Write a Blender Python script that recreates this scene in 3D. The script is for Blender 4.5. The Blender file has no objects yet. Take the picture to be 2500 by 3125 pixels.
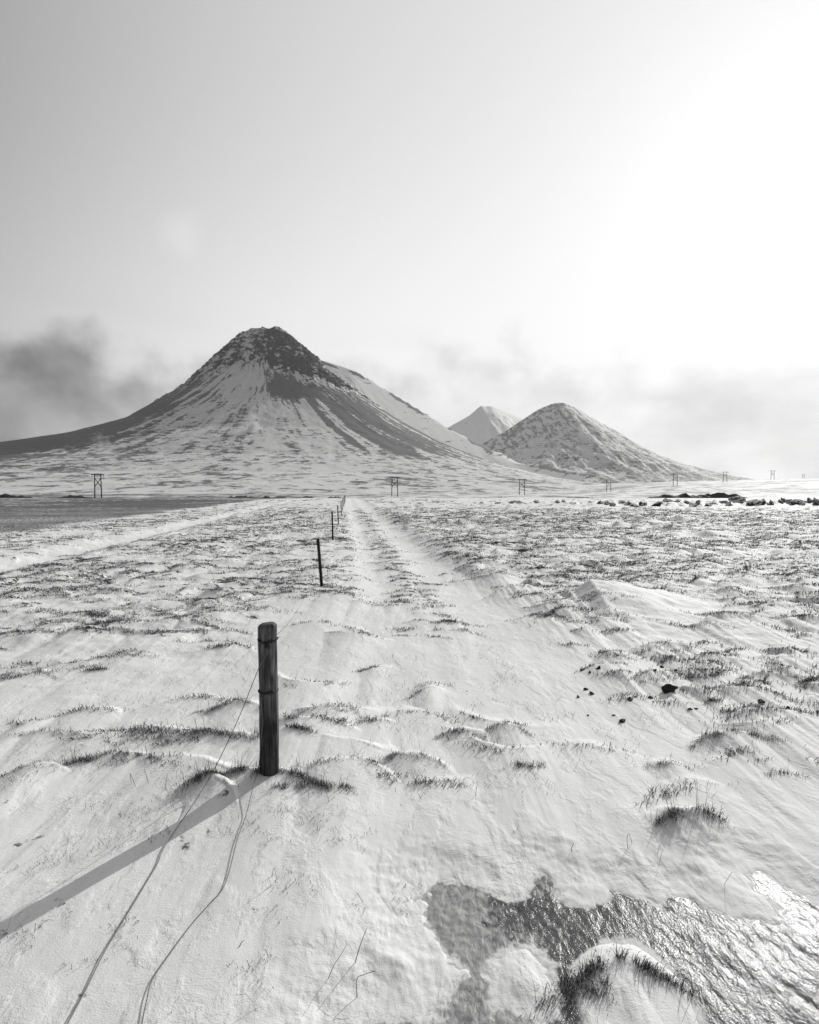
import bpy, math, random
import numpy as np
from mathutils import Vector, Matrix

random.seed(7)
RNG = np.random.default_rng(11)
scene = bpy.context.scene
col = scene.collection

# ------------------------------------------------------------------ camera, sky, sun, exposure
CAM_H = 1.65
FPX, CXP, CYP = 1700.0, 1250.0, 1562.5          # focal length and centre in photograph pixels
PITCH = math.atan(72.5 / FPX)                    # the camera looks 2.4 degrees down
cam_d = bpy.data.cameras.new('camera')
cam_d.sensor_fit = 'HORIZONTAL'; cam_d.sensor_width = 36.0; cam_d.lens = FPX / 2500.0 * 36.0
cam_d.clip_start = 0.05; cam_d.clip_end = 40000.0
cam = bpy.data.objects.new('camera', cam_d); col.objects.link(cam)
cam.location = (0, 0, CAM_H); cam.rotation_euler = (math.pi / 2 - PITCH, 0, 0)
scene.camera = cam

SUN_AZ = math.radians(36.5)                      # to the right of the view axis (+Y)
SUN_EL = math.radians(25.0)
SUN_DIR = Vector((math.sin(SUN_AZ) * math.cos(SUN_EL), math.cos(SUN_AZ) * math.cos(SUN_EL), math.sin(SUN_EL)))

world = bpy.data.worlds.new('World'); scene.world = world; world.use_nodes = True


def nd(nt, typ, **kw):
    n = nt.nodes.new(typ)
    for k, v in kw.items():
        if k == 'inp':
            for a, b in v.items():
                n.inputs[a].default_value = b
        else:
            setattr(n, k, v)
    return n


def mth(nt, op, a, b=None, c=None, clamp=False):
    n = nt.nodes.new('ShaderNodeMath'); n.operation = op; n.use_clamp = clamp
    for i, v in enumerate((a, b, c)):
        if v is None:
            continue
        if isinstance(v, (int, float)):
            n.inputs[i].default_value = v
        else:
            nt.links.new(v, n.inputs[i])
    return n.outputs[0]


def sstep(nt, v, lo, hi, olo=0.0, ohi=1.0):
    n = nt.nodes.new('ShaderNodeMapRange'); n.interpolation_type = 'SMOOTHSTEP'
    n.inputs['From Min'].default_value = lo; n.inputs['From Max'].default_value = hi
    n.inputs['To Min'].default_value = olo; n.inputs['To Max'].default_value = ohi
    nt.links.new(v, n.inputs['Value'])
    return n.outputs['Result']


def noise(nt, vec, scale, detail=4.0, rough=0.5, dist=0.0):
    n = nt.nodes.new('ShaderNodeTexNoise')
    n.inputs['Scale'].default_value = scale; n.inputs['Detail'].default_value = detail
    n.inputs['Roughness'].default_value = rough; n.inputs['Distortion'].default_value = dist
    if vec is not None:
        nt.links.new(vec, n.inputs['Vector'])
    return n.outputs['Fac']


def combine(nt, x, y, z):
    n = nt.nodes.new('ShaderNodeCombineXYZ')
    for i, v in enumerate((x, y, z)):
        if isinstance(v, (int, float)):
            n.inputs[i].default_value = v
        else:
            nt.links.new(v, n.inputs[i])
    return n.outputs[0]


def mixv(nt, f, a, b):
    """scalar a + f*(b-a)"""
    n = nd(nt, 'ShaderNodeMix'); n.data_type = 'FLOAT'
    nt.links.new(f, n.inputs[0])
    for i, v in ((2, a), (3, b)):
        if isinstance(v, (int, float)): n.inputs[i].default_value = v
        else: nt.links.new(v, n.inputs[i])
    return n.outputs[0]


def build_world():
    nt = world.node_tree; nt.nodes.clear()
    out = nd(nt, 'ShaderNodeOutputWorld'); bg = nd(nt, 'ShaderNodeBackground')
    sky = nd(nt, 'ShaderNodeTexSky'); sky.sky_type = 'NISHITA'; sky.sun_disc = False
    sky.sun_elevation = SUN_EL; sky.sun_rotation = SUN_AZ
    sky.air_density = 1.0; sky.dust_density = 1.5; sky.ozone_density = 1.0
    bw = nd(nt, 'ShaderNodeRGBToBW'); nt.links.new(sky.outputs[0], bw.inputs[0])
    lum = bw.outputs[0]
    tc = nd(nt, 'ShaderNodeTexCoord')
    nrm = nd(nt, 'ShaderNodeVectorMath', operation='NORMALIZE'); nt.links.new(tc.outputs['Generated'], nrm.inputs[0])
    D = nrm.outputs[0]
    sp = nd(nt, 'ShaderNodeSeparateXYZ'); nt.links.new(D, sp.inputs[0])
    dx, dy, dz = sp.outputs
    # angle from the sun: thin high cloud scatters the sunlight forward into a wide veil of light
    dt = nd(nt, 'ShaderNodeVectorMath', operation='DOT_PRODUCT'); nt.links.new(D, dt.inputs[0])
    dt.inputs[1].default_value = SUN_DIR
    cosg = mth(nt, 'MAXIMUM', dt.outputs['Value'], 0.0)
    veil = mth(nt, 'MULTIPLY', mth(nt, 'POWER', cosg, 2.0), VEIL)
    # the mist near the ground brightens the sky towards the horizon all round
    e = mth(nt, 'DIVIDE', mth(nt, 'MAXIMUM', dz, 0.0), 0.35)
    mist = mth(nt, 'ADD', 1.0, mth(nt, 'MULTIPLY', mth(nt, 'EXPONENT', mth(nt, 'MULTIPLY', mth(nt, 'MULTIPLY', e, e), -1.0)), MIST))
    lum = mth(nt, 'MULTIPLY', mth(nt, 'ADD', mth(nt, 'MULTIPLY', mth(nt, 'POWER', lum, 0.5), SKY_GAIN), veil), mist)
    # thick veils level off instead of growing brighter without end
    lum = mth(nt, 'MULTIPLY', mth(nt, 'SUBTRACT', 1.0, mth(nt, 'EXPONENT', mth(nt, 'MULTIPLY', lum, -1.0 / SKY_TOP))), SKY_TOP)
    lum = mth(nt, 'ADD', lum, mth(nt, 'MULTIPLY', mth(nt, 'POWER', cosg, 22.0), 1.6))      # aureole round the sun
    # cloud bank round the horizon
    az = mth(nt, 'ARCTAN2', dx, dy)
    P = combine(nt, az, mth(nt, 'MULTIPLY', dz, 1.15), CLOUD_SEED)
    n1 = noise(nt, P, 4.6, 7.0, 0.44, 0.15)
    n2 = noise(nt, P, 10.0, 6.0, 0.48, 0.2)
    n3 = noise(nt, combine(nt, az, mth(nt, 'MULTIPLY', dz, 4.5), 2.3), 3.0, 6.0, 0.5, 0.2)
    low = sstep(nt, dz, 0.02, 0.36, 1.0, 0.0)
    off = nd(nt, 'ShaderNodeVectorMath', operation='ADD'); nt.links.new(P, off.inputs[0]); off.inputs[1].default_value = (0.035, 0.05, 0.0)
    n1b = noise(nt, off.outputs[0], 4.6, 7.0, 0.44, 0.15)
    body = mth(nt, 'ADD', mth(nt, 'MULTIPLY', n1, 0.8), mth(nt, 'MULTIPLY', n2, 0.2))
    top = mth(nt, 'SUBTRACT', 0.232, dz)
    top = mth(nt, 'ADD', top, mth(nt, 'MULTIPLY', mth(nt, 'SUBTRACT', n1, 0.5), 0.30))
    top = mth(nt, 'ADD', top, mth(nt, 'MULTIPLY', mth(nt, 'SUBTRACT', n2, 0.5), 0.14))
    da = mth(nt, 'DIVIDE', mth(nt, 'SUBTRACT', az, 0.05), 0.17)
    top = mth(nt, 'ADD', top, mth(nt, 'MULTIPLY', mth(nt, 'EXPONENT', mth(nt, 'MULTIPLY', mth(nt, 'MULTIPLY', da, da), -1.0)), 0.075))   # the bank piles up behind the saddle
    c = sstep(nt, top, 0.0, 0.085)
    # light comes through the thin upper edges, the thick bases stay grey
    edge = mth(nt, 'MULTIPLY', mth(nt, 'SUBTRACT', n1, n1b), 1.5)
    thick = sstep(nt, mth(nt, 'ADD', mth(nt, 'MULTIPLY', n2, 0.8), mth(nt, 'MULTIPLY', n1, 0.9)), 0.60, 1.05)
    near_sun = sstep(nt, dt.outputs['Value'], 0.66, 0.93)
    dark = mth(nt, 'MULTIPLY', mth(nt, 'ADD', 0.35, thick), mixv(nt, near_sun, 0.42, 0.15))
    shade = mth(nt, 'ADD', mth(nt, 'SUBTRACT', mixv(nt, near_sun, 0.92, 0.99), dark), mth(nt, 'MULTIPLY', edge, mixv(nt, near_sun, 1.0, 0.6)))
    mixf = mth(nt, 'MULTIPLY', c, CLOUD)
    fac = mth(nt, 'ADD', mth(nt, 'SUBTRACT', 1.0, mixf), mth(nt, 'MULTIPLY', mixf, shade))
    wisps = sstep(nt, n3, 0.45, 0.75, 0.0, 0.14)
    fac = mth(nt, 'SUBTRACT', fac, mth(nt, 'MULTIPLY', wisps, low))
    lum = mth(nt, 'MULTIPLY', lum, fac)
    # one small bright puff high on the left
    pd = nd(nt, 'ShaderNodeVectorMath', operation='DISTANCE'); nt.links.new(D, pd.inputs[0]); pd.inputs[1].default_value = PUFF
    pf = mth(nt, 'SUBTRACT', mth(nt, 'ADD', 1.0, mth(nt, 'MULTIPLY', mth(nt, 'SUBTRACT', n2, 0.5), 1.9)), mth(nt, 'DIVIDE', pd.outputs['Value'], 0.045))
    pf = sstep(nt, pf, 0.0, 0.9, 0.0, 0.55)
    lum = mth(nt, 'ADD', lum, pf)
    bg.inputs['Strength'].default_value = SKY_STRENGTH
    cmb = combine(nt, lum, lum, lum)
    nt.links.new(cmb, bg.inputs['Color']); nt.links.new(bg.outputs[0], out.inputs['Surface'])


SKY_STRENGTH, SKY_GAIN = 0.10, 0.75
VEIL, MIST, SKY_TOP = 13.5, 2.3, 9.0
CLOUD, CLOUD_SEED = 1.0, 6.6
PUFF = Vector((-0.405, 1.0, 0.445)).normalized()
build_world()

sun_d = bpy.data.lights.new('sun', 'SUN'); sun_d.energy = 3.0; sun_d.angle = math.radians(0.53)
sun_d.color = (1.0, 0.995, 0.985)
sun = bpy.data.objects.new('sun', sun_d); col.objects.link(sun)
sun.rotation_euler = SUN_DIR.to_track_quat('Z', 'Y').to_euler(); sun.location = (30, 40, 60)

scene.view_settings.view_transform = 'Standard'; scene.view_settings.look = 'None'
scene.view_settings.gamma = 1.0; scene.view_settings.exposure = 0.12
scene.view_settings.use_curve_mapping = False
scene.cycles.max_bounces = 5; scene.cycles.volume_bounces = 1


# ------------------------------------------------------------------ helpers
def ray(px, py):
    cx, cy = (px - CXP) / FPX, (CYP - py) / FPX
    return np.array((cx, math.cos(PITCH) + cy * math.sin(PITCH), cy * math.cos(PITCH) - math.sin(PITCH)))


def on_level(px, py, z=0.0):
    d = ray(px, py)
    k = (z - CAM_H) / d[2]
    return float(d[0] * k), float(d[1] * k)


PERM = np.concatenate([np.random.default_rng(5).permutation(512)] * 2)
GA = np.random.default_rng(6).random(512) * 2 * np.pi
GX, GY = np.cos(GA), np.sin(GA)


def perlin(x, y, seed=0):
    x = np.asarray(x, float) + seed * 17.31; y = np.asarray(y, float) + seed * 9.77
    xi = np.floor(x).astype(np.int64); yi = np.floor(y).astype(np.int64)
    xf = x - xi; yf = y - yi
    u = xf * xf * xf * (xf * (xf * 6 - 15) + 10); v = yf * yf * yf * (yf * (yf * 6 - 15) + 10)

    def g(ix, iy, fx, fy):
        h = PERM[(PERM[ix & 511] + iy) & 511]
        return GX[h] * fx + GY[h] * fy
    a = g(xi, yi, xf, yf); b = g(xi + 1, yi, xf - 1, yf)
    c = g(xi, yi + 1, xf, yf - 1); d = g(xi + 1, yi + 1, xf - 1, yf - 1)
    return ((a + u * (b - a)) * (1 - v) + (c + u * (d - c)) * v) * 1.5


def fbm(x, y, octv=4, seed=0, gain=0.5):
    s = 0; a = 1.0; f = 1.0; t = 0
    for i in range(octv):
        s = s + a * perlin(x * f, y * f, seed + i * 3); t += a; a *= gain; f *= 2.03
    return s / t


def ss(lo, hi, x):
    t = np.clip((np.asarray(x, float) - lo) / (hi - lo), 0, 1)
    return t * t * (3 - 2 * t)


def np_mesh(name, V, F, smooth=True):
    """V (n,3), F list of (m,k) integer arrays."""
    me = bpy.data.meshes.new(name)
    V = np.ascontiguousarray(V, dtype=np.float32)
    me.vertices.add(len(V)); me.vertices.foreach_set('co', V.ravel())
    if not isinstance(F, (list, tuple)):
        F = [F]
    loops = np.concatenate([f.ravel() for f in F]).astype(np.int32)
    sizes = np.concatenate([np.full(len(f), f.shape[1], np.int32) for f in F])
    starts = np.concatenate([[0], np.cumsum(sizes)[:-1]]).astype(np.int32)
    me.loops.add(len(loops)); me.loops.foreach_set('vertex_index', loops)
    me.polygons.add(len(sizes)); me.polygons.foreach_set('loop_start', starts)
    me.polygons.foreach_set('loop_total', sizes)
    me.polygons.foreach_set('use_smooth', np.full(len(sizes), smooth, dtype=bool))
    me.update(calc_edges=True)
    return me


def add_obj(name, me, mat=None, parent=None, loc=None):
    o = bpy.data.objects.new(name, me); col.objects.link(o)
    if mat is not None:
        me.materials.append(mat)
    if parent is not None:
        o.parent = parent
    if loc is not None:
        o.location = loc
    return o


def tag(o, label=None, cat=None, group=None, kind=None):
    if label: o['label'] = label
    if cat: o['category'] = cat
    if group: o['group'] = group
    if kind: o['kind'] = kind
    return o


def empty(name, loc):
    o = bpy.data.objects.new(name, None); col.objects.link(o); o.location = loc; o.empty_display_size = 0.1
    return o


def attr(me, name, arr):
    a = me.attributes.new(name, 'FLOAT', 'POINT')
    a.data.foreach_set('value', np.ascontiguousarray(arr, dtype=np.float32).ravel())


def tube(pts, rad, seg=8, cap=True):
    """tube verts and faces along a polyline; rad number or list"""
    pts = np.asarray(pts, float); n = len(pts)
    rad = np.full(n, rad) if np.isscalar(rad) else np.asarray(rad, float)
    tan = np.gradient(pts, axis=0); tan /= np.linalg.norm(tan, axis=1)[:, None] + 1e-12
    ref = np.array((0, 0, 1.0)) if abs(tan[0][2]) < 0.9 else np.array((1.0, 0, 0))
    V = []
    u = np.cross(tan[0], ref); u /= np.linalg.norm(u)
    for i in range(n):
        u = u - tan[i] * np.dot(u, tan[i]); u /= np.linalg.norm(u)
        w = np.cross(tan[i], u)
        for k in range(seg):
            a = 2 * math.pi * k / seg
            V.append(pts[i] + rad[i] * (math.cos(a) * u + math.sin(a) * w))
    F = []
    for i in range(n - 1):
        for k in range(seg):
            k2 = (k + 1) % seg
            F.append((i * seg + k, i * seg + k2, (i + 1) * seg + k2, (i + 1) * seg + k))
    Vs = np.array(V); Fq = np.array(F)
    if cap:
        c0, c1 = len(Vs), len(Vs) + 1
        Vs = np.vstack([Vs, pts[0], pts[-1]])
        T = [(k, c0, (k + 1) % seg) for k in range(seg)][::1]
        b = (n - 1) * seg
        T += [(b + (k + 1) % seg, c1, b + k) for k in range(seg)]
        return Vs, [Fq, np.array(T)]
    return Vs, [Fq]


def join_parts(parts):
    V = []; Q = []; T = []; off = 0
    for v, fs in parts:
        V.append(v)
        for f in fs:
            (Q if f.shape[1] == 4 else T).append(f + off)
        off += len(v)
    F = []
    if Q: F.append(np.vstack(Q))
    if T: F.append(np.vstack(T))
    return np.vstack(V), F


# ------------------------------------------------------------------ materials
def new_mat(name):
    m = bpy.data.materials.new(name); m.use_nodes = True
    nt = m.node_tree; nt.nodes.clear()
    out = nd(nt, 'ShaderNodeOutputMaterial'); b = nd(nt, 'ShaderNodeBsdfPrincipled')
    nt.links.new(b.outputs[0], out.inputs['Surface'])
    return m, nt, b


def grey(nt, v):
    return combine(nt, v, v, v)


def obj_coord(nt):
    return nd(nt, 'ShaderNodeTexCoord').outputs['Object']


def scaled(nt, vec, s):
    n = nd(nt, 'ShaderNodeVectorMath', operation='MULTIPLY'); nt.links.new(vec, n.inputs[0]); n.inputs[1].default_value = s
    return n.outputs[0]


def bump(nt, b, h, dist, strength=1.0, prev=None):
    n = nd(nt, 'ShaderNodeBump'); n.inputs['Distance'].default_value = dist; n.inputs['Strength'].default_value = strength
    nt.links.new(h, n.inputs['Height'])
    if prev is not None:
        nt.links.new(prev, n.inputs['Normal'])
    nt.links.new(n.outputs[0], b.inputs['Normal'])
    return n.outputs[0]


def mat_ground():
    m, nt, b = new_mat('snow_and_dry_grass')
    P = obj_coord(nt)
    at = nd(nt, 'ShaderNodeAttribute', attribute_name='cover').outputs['Fac']
    n_f = noise(nt, scaled(nt, P, (1, 0.8, 1)), 14.0, 7.0, 0.65)
    n_m = noise(nt, P, 1.1, 8.0, 0.68)
    n_l = noise(nt, scaled(nt, P, (1, 1.0, 1)), 0.05, 9.0, 0.66)
    far = nd(nt, 'ShaderNodeAttribute', attribute_name='far').outputs['Fac']
    nn = mixv(nt, far, n_f, mth(nt, 'ADD', mth(nt, 'MULTIPLY', n_m, 0.45), mth(nt, 'MULTIPLY', n_l, 0.55)))
    c = mth(nt, 'ADD', at, mth(nt, 'MULTIPLY', mth(nt, 'SUBTRACT', nn, 0.5), mixv(nt, far, 1.8, 2.6)))
    mask = sstep(nt, c, 0.44, 0.62)
    snowv = mth(nt, 'ADD', 0.78, mth(nt, 'MULTIPLY', n_m, 0.09))
    grassv = mth(nt, 'ADD', 0.035, mth(nt, 'MULTIPLY', n_f, 0.13))
    v = mixv(nt, mask, snowv, grassv)
    nt.links.new(grey(nt, v), b.inputs['Base Color'])
    b.inputs['Roughness'].default_value = 0.75
    b.inputs['Specular IOR Level'].default_value = 0.25
    # wind ripples across the wind and grain
    rip = noise(nt, scaled(nt, P, (0.8, 1.6, 1.0)), 26.0, 4.0, 0.6, 1.2)
    gr = noise(nt, P, 190.0, 2.0, 0.6)
    lump = noise(nt, scaled(nt, P, (1.0, 0.5, 1.0)), 7.0, 5.0, 0.55)
    pm = sstep(nt, noise(nt, P, 2.3, 4.0, 0.6), 0.42, 0.66, 0.05, 1.0)
    h = mth(nt, 'ADD', mth(nt, 'MULTIPLY', mth(nt, 'MULTIPLY', rip, pm), 0.0045), mth(nt, 'ADD', mth(nt, 'MULTIPLY', gr, 0.0015), mth(nt, 'MULTIPLY', lump, 0.009)))
    cr = noise(nt, scaled(nt, P, (1.0, 0.55, 1.0)), 5.5, 6.0, 0.55, 0.3)
    crust = mth(nt, 'MULTIPLY', sstep(nt, cr, 0.47, 0.60), 0.0036)
    h = mth(nt, 'ADD', h, crust)
    near = mth(nt, 'SUBTRACT', 1.0, far)
    bump(nt, b, mth(nt, 'MULTIPLY', h, near), 1.0, 0.85)
    return m


def mat_flat(name, v, rough=0.8, var=0.0, scale=20.0, bdist=0.0, spec=0.3):
    m, nt, b = new_mat(name)
    P = obj_coord(nt)
    n = noise(nt, P, scale, 5.0, 0.6)
    val = mth(nt, 'ADD', v - var / 2, mth(nt, 'MULTIPLY', n, var))
    nt.links.new(grey(nt, val), b.inputs['Base Color'])
    b.inputs['Roughness'].default_value = rough; b.inputs['Specular IOR Level'].default_value = spec
    if bdist:
        bump(nt, b, n, bdist)
    return m


def mat_grass():
    m, nt, b = new_mat('dry_grass_blade')
    g = nd(nt, 'ShaderNodeNewGeometry').outputs['Random Per Island']
    v = mth(nt, 'ADD', 0.028, mth(nt, 'MULTIPLY', mth(nt, 'POWER', g, 2.0), 0.26))
    nt.links.new(grey(nt, v), b.inputs['Base Color'])
    b.inputs['Roughness'].default_value = 0.6; b.inputs['Specular IOR Level'].default_value = 0.3
    return m


def mat_wood(name, dark, light, scale=1.0, wet=False):
    m, nt, b = new_mat(name)
    P = obj_coord(nt)
    st = noise(nt, scaled(nt, P, (1, 1, 0.045)), 95.0 * scale, 6.0, 0.62, 0.4)
    ck = noise(nt, scaled(nt, P, (1, 1, 0.03)), 42.0 * scale, 3.0, 0.5, 0.8)
    bl = noise(nt, scaled(nt, P, (1, 1, 0.45)), 11.0 * scale, 4.0, 0.6)
    crack = sstep(nt, ck, 0.60, 0.70)
    v = mth(nt, 'ADD', dark, mth(nt, 'MULTIPLY', sstep(nt, st, 0.28, 0.75), light - dark))
    v = mth(nt, 'MULTIPLY', v, sstep(nt, bl, 0.3, 0.68, 0.42, 1.25))
    v = mth(nt, 'MULTIPLY', v, mth(nt, 'SUBTRACT', 1.0, mth(nt, 'MULTIPLY', crack, 0.75)))
    if wet:                                              # soaked, stained foot of the post
        spz = nd(nt, 'ShaderNodeSeparateXYZ'); nt.links.new(P, spz.inputs[0])
        zz = mth(nt, 'ADD', spz.outputs[2], mth(nt, 'MULTIPLY', mth(nt, 'SUBTRACT', ck, 0.5), 0.9))
        v = mth(nt, 'MULTIPLY', v, sstep(nt, zz, 0.10, 0.48, 0.38, 1.0))
        kn = nd(nt, 'ShaderNodeTexVoronoi'); nt.links.new(scaled(nt, P, (1.0, 1.0, 0.55)), kn.inputs['Vector']); kn.inputs['Scale'].default_value = 8.0
        v = mth(nt, 'MULTIPLY', v, sstep(nt, kn.outputs['Distance'], 0.10, 0.24, 0.3, 1.0))
    nt.links.new(grey(nt, v), b.inputs['Base Color'])
    b.inputs['Roughness'].default_value = 0.72; b.inputs['Specular IOR Level'].default_value = 0.3
    h = mth(nt, 'SUBTRACT', mth(nt, 'MULTIPLY', st, 0.5), mth(nt, 'MULTIPLY', crack, 0.7))
    bump(nt, b, h, 0.004, 0.8)
    return m


def mat_mountain(name, snow=0.72, rockv=0.038, fine=1.0):
    """attribute fan = (around, down, 0) coordinates, rock = crag amount 0..1, bare = share of bare ground"""
    m, nt, b = new_mat(name)
    P = obj_coord(nt)
    fx = nd(nt, 'ShaderNodeAttribute', attribute_name='fanx').outputs['Fac']
    fy = nd(nt, 'ShaderNodeAttribute', attribute_name='fany').outputs['Fac']
    rock = nd(nt, 'ShaderNodeAttribute', attribute_name='rock').outputs['Fac']
    bare = nd(nt, 'ShaderNodeAttribute', attribute_name='bare').outputs['Fac']
    F = combine(nt, fx, fy, 0.0)
    s1 = noise(nt, scaled(nt, F, (1.0, 0.055, 1)), 9.0 * fine, 5.0, 0.6, 0.3)      # streaks down the fall line
    s2 = noise(nt, scaled(nt, F, (1.0, 0.22, 1)), 30.0 * fine, 7.0, 0.7, 0.6)
    pt2 = noise(nt, scaled(nt, P, (0.8, 0.7, 4.0)), 0.035 * fine, 8.0, 0.72, 0.7)
    pt = noise(nt, scaled(nt, P, (1, 0.8, 2.6)), 0.011 * fine, 9.0, 0.70, 0.4)       # wind-blown patches
    st_a = noise(nt, scaled(nt, P, (1.0, 1.0, 1.9)), 0.034 * fine, 9.0, 0.68, 0.5)     # ledges
    st_b = noise(nt, scaled(nt, P, (1.3, 1.0, 0.8)), 0.011 * fine, 5.0, 0.6, 0.6)
    st = mth(nt, 'ADD', mth(nt, 'MULTIPLY', st_a, 0.6), mth(nt, 'MULTIPLY', st_b, 0.5))
    lowk = sstep(nt, fy, 4.0, 13.0)                      # lower down the wind, not the fall line, shapes the patches
    scree = mth(nt, 'ADD', mth(nt, 'MULTIPLY', s1, mixv(nt, lowk, 0.70, 0.30)), mth(nt, 'MULTIPLY', s2, mixv(nt, lowk, 0.35, 0.20)))
    scree = mth(nt, 'ADD', scree, mth(nt, 'ADD', mth(nt, 'MULTIPLY', pt, 0.30), mth(nt, 'MULTIPLY', pt2, mixv(nt, lowk, 0.15, 0.55))))
    scree = mth(nt, 'SUBTRACT', scree, mixv(nt, lowk, 0.19, 0.115))
    scree = mth(nt, 'ADD', scree, mth(nt, 'MULTIPLY', mth(nt, 'SUBTRACT', bare, 0.5), 0.7))
    mscree = sstep(nt, scree, 0.515, 0.575)
    crag = mth(nt, 'ADD', st, mth(nt, 'MULTIPLY', mth(nt, 'SUBTRACT', rock, 0.5), 0.24))
    mcrag = sstep(nt, crag, 0.585, 0.64)
    mrock = sstep(nt, rock, 0.15, 0.5)
    mask = mixv(nt, mrock, mth(nt, 'MULTIPLY', mscree, 0.85), mcrag)
    rv = mth(nt, 'ADD', rockv * 0.55, mth(nt, 'MULTIPLY', st, rockv * 0.9))
    sv = mth(nt, 'ADD', snow - 0.06, mth(nt, 'MULTIPLY', pt, 0.12))
    v = mixv(nt, mask, sv, rv)
    nt.links.new(grey(nt, v), b.inputs['Base Color'])
    b.inputs['Roughness'].default_value = 0.85; b.inputs['Specular IOR Level'].default_value = 0.15
    h = mth(nt, 'ADD', mth(nt, 'MULTIPLY', st, mth(nt, 'MULTIPLY', rock, 16.0)), mth(nt, 'MULTIPLY', s2, 2.0))
    bump(nt, b, h, 1.0, 0.8)
    return m


def mat_ice():
    m, nt, b = new_mat('frozen_puddle_ice')
    P = obj_coord(nt)
    fr = nd(nt, 'ShaderNodeAttribute', attribute_name='frost').outputs['Fac']
    n = noise(nt, P, 9.0, 6.0, 0.65)
    n2 = noise(nt, scaled(nt, P, (1.0, 0.55, 1)), 46.0, 5.0, 0.6, 0.4)
    f = sstep(nt, mth(nt, 'ADD', fr, mth(nt, 'MULTIPLY', mth(nt, 'SUBTRACT', mth(nt, 'ADD', mth(nt, 'MULTIPLY', n, 0.5), mth(nt, 'MULTIPLY', n2, 0.5)), 0.5), 1.5)), 0.35, 0.75)
    v = mixv(nt, f, mth(nt, 'ADD', 0.04, mth(nt, 'MULTIPLY', n, 0.10)), mth(nt, 'ADD', 0.13, mth(nt, 'MULTIPLY', n2, 0.42)))
    nt.links.new(grey(nt, v), b.inputs['Base Color'])
    du = nd(nt, 'ShaderNodeAttribute', attribute_name='dust').outputs['Fac']
    du = sstep(nt, mth(nt, 'ADD', du, mth(nt, 'MULTIPLY', mth(nt, 'SUBTRACT', n2, 0.5), 1.2)), 0.25, 0.85)
    v = mixv(nt, du, v, 0.72)
    nt.links.new(grey(nt, v), b.inputs['Base Color'])
    nt.links.new(mixv(nt, du, mixv(nt, f, 0.22, 0.45), 0.7), b.inputs['Roughness'])
    b.inputs['IOR'].default_value = 1.31; b.inputs['Specular IOR Level'].default_value = 0.6
    g = noise(nt, P, 150.0, 3.0, 0.6)
    h = mth(nt, 'ADD', mth(nt, 'MULTIPLY', n2, 0.006), mth(nt, 'MULTIPLY', g, 0.0012))
    bump(nt, b, h, 1.0, 0.8)
    return m


M_GROUND = mat_ground()
M_GRASS = mat_grass()
M_POST = mat_wood('weathered_post_wood', 0.022, 0.19, 1.0, True)
M_STAKE = mat_wood('dark_stake_wood', 0.010, 0.035)
M_POLE = mat_flat('tarred_pole_wood', 0.03, 0.8, 0.02, 2.0)
M_INSUL = mat_flat('insulator_glass', 0.05, 0.4)
M_WIREDARK = mat_flat('rusted_wire', 0.025, 0.6, 0.02, 200.0)
M_WIRE = mat_flat('galvanised_wire', 0.14, 0.5, 0.08, 120.0)
M_ROCK = mat_flat('black_lava_stone', 0.022, 0.75, 0.03, 40.0, 0.01)
M_TURF = mat_flat('frozen_soil', 0.05, 0.9, 0.06, 9.0, 0.02)
M_STALK = mat_flat('dry_stalk', 0.05, 0.7, 0.04, 60.0)
M_ICE = mat_ice()

# ------------------------------------------------------------------ the lie of the land
FENCE_T = 0.112                                   # the fence and the track run slightly left of the view axis


def base_height(x, y):
    r = np.hypot(x, y)
    yy = np.maximum(y, 0)
    tq = np.clip((yy - 80) / 345, 0, 1)
    drop = -6.6 * (tq ** 1.15) 
    rise = np.interp(x, [-3000, 180, 304, 416, 572, 780, 1266, 2200, 6000],
                        [0, 0, 3.0, 13.0, 19.0, 27.0, 35, 43, 50])
    z = drop + rise * ss(520, 860, yy) * (1 - 0.6 * ss(2600, 5000, yy))
    z = z + 0.7 * fbm(x / 60, y / 45, 4, 3) * ss(80, 300, r)
    z = z + 2.6 * fbm(x / 170, y / 110, 4, 8) * ss(250, 600, r) * (1 - 0.85 * ss(1500, 3500, r))
    # the right-hand shoulder of the plain rises a little towards the ploughed ridge
    return z


# rings and spokes of the ground sheet: fine in front of the viewer, coarse elsewhere
rr = [0.35]
while rr[-1] < 9000:
    r = rr[-1]
    if r < 1.3: d = 0.08
    elif r < 13.5: d = max(0.0042 * r, min(0.5 * r * r / 919, 0.10))
    elif r < 200: d = 0.10 * (r / 13.5) ** 1.5
    else: d = min(0.06 * r, 5.7 * (r / 200) ** 1.3)
    rr.append(r + d)
RR = np.array(rr)
aa = list(np.arange(-40, 40.001, 0.125)) + list(np.arange(40.5, 60, 0.5)) + list(np.arange(62, 180, 4)) \
    + list(-np.arange(40.5, 60, 0.5)) + list(-np.arange(62, 180, 4))
AA = np.radians(np.array(sorted(aa)))
NR, NA = len(RR), len(AA)
GXX = RR[:, None] * np.sin(AA)[None, :]
GYY = RR[:, None] * np.cos(AA)[None, :]
S = GXX + FENCE_T * GYY
R2 = np.hypot(GXX, GYY)

Z = base_height(GXX, GYY)
BUMP = np.zeros_like(Z)                            # drifts and tussocks
COVER = np.zeros_like(Z)                           # bare grass showing


def window(x0, x1, y0, y1):
    cs = [(x0, y0), (x0, y1), (x1, y0), (x1, y1)]
    rs = [math.hypot(*c) for c in cs]; an = [math.atan2(c[0], c[1]) for c in cs]
    rmin = max(0.3, y0) if x0 <= 0 <= x1 else min(rs)
    i0, i1 = np.searchsorted(RR, rmin), np.searchsorted(RR, max(rs))
    j0, j1 = np.searchsorted(AA, min(an)), np.searchsorted(AA, max(an))
    return slice(i0, i1 + 1), slice(j0, j1 + 1)


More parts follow.
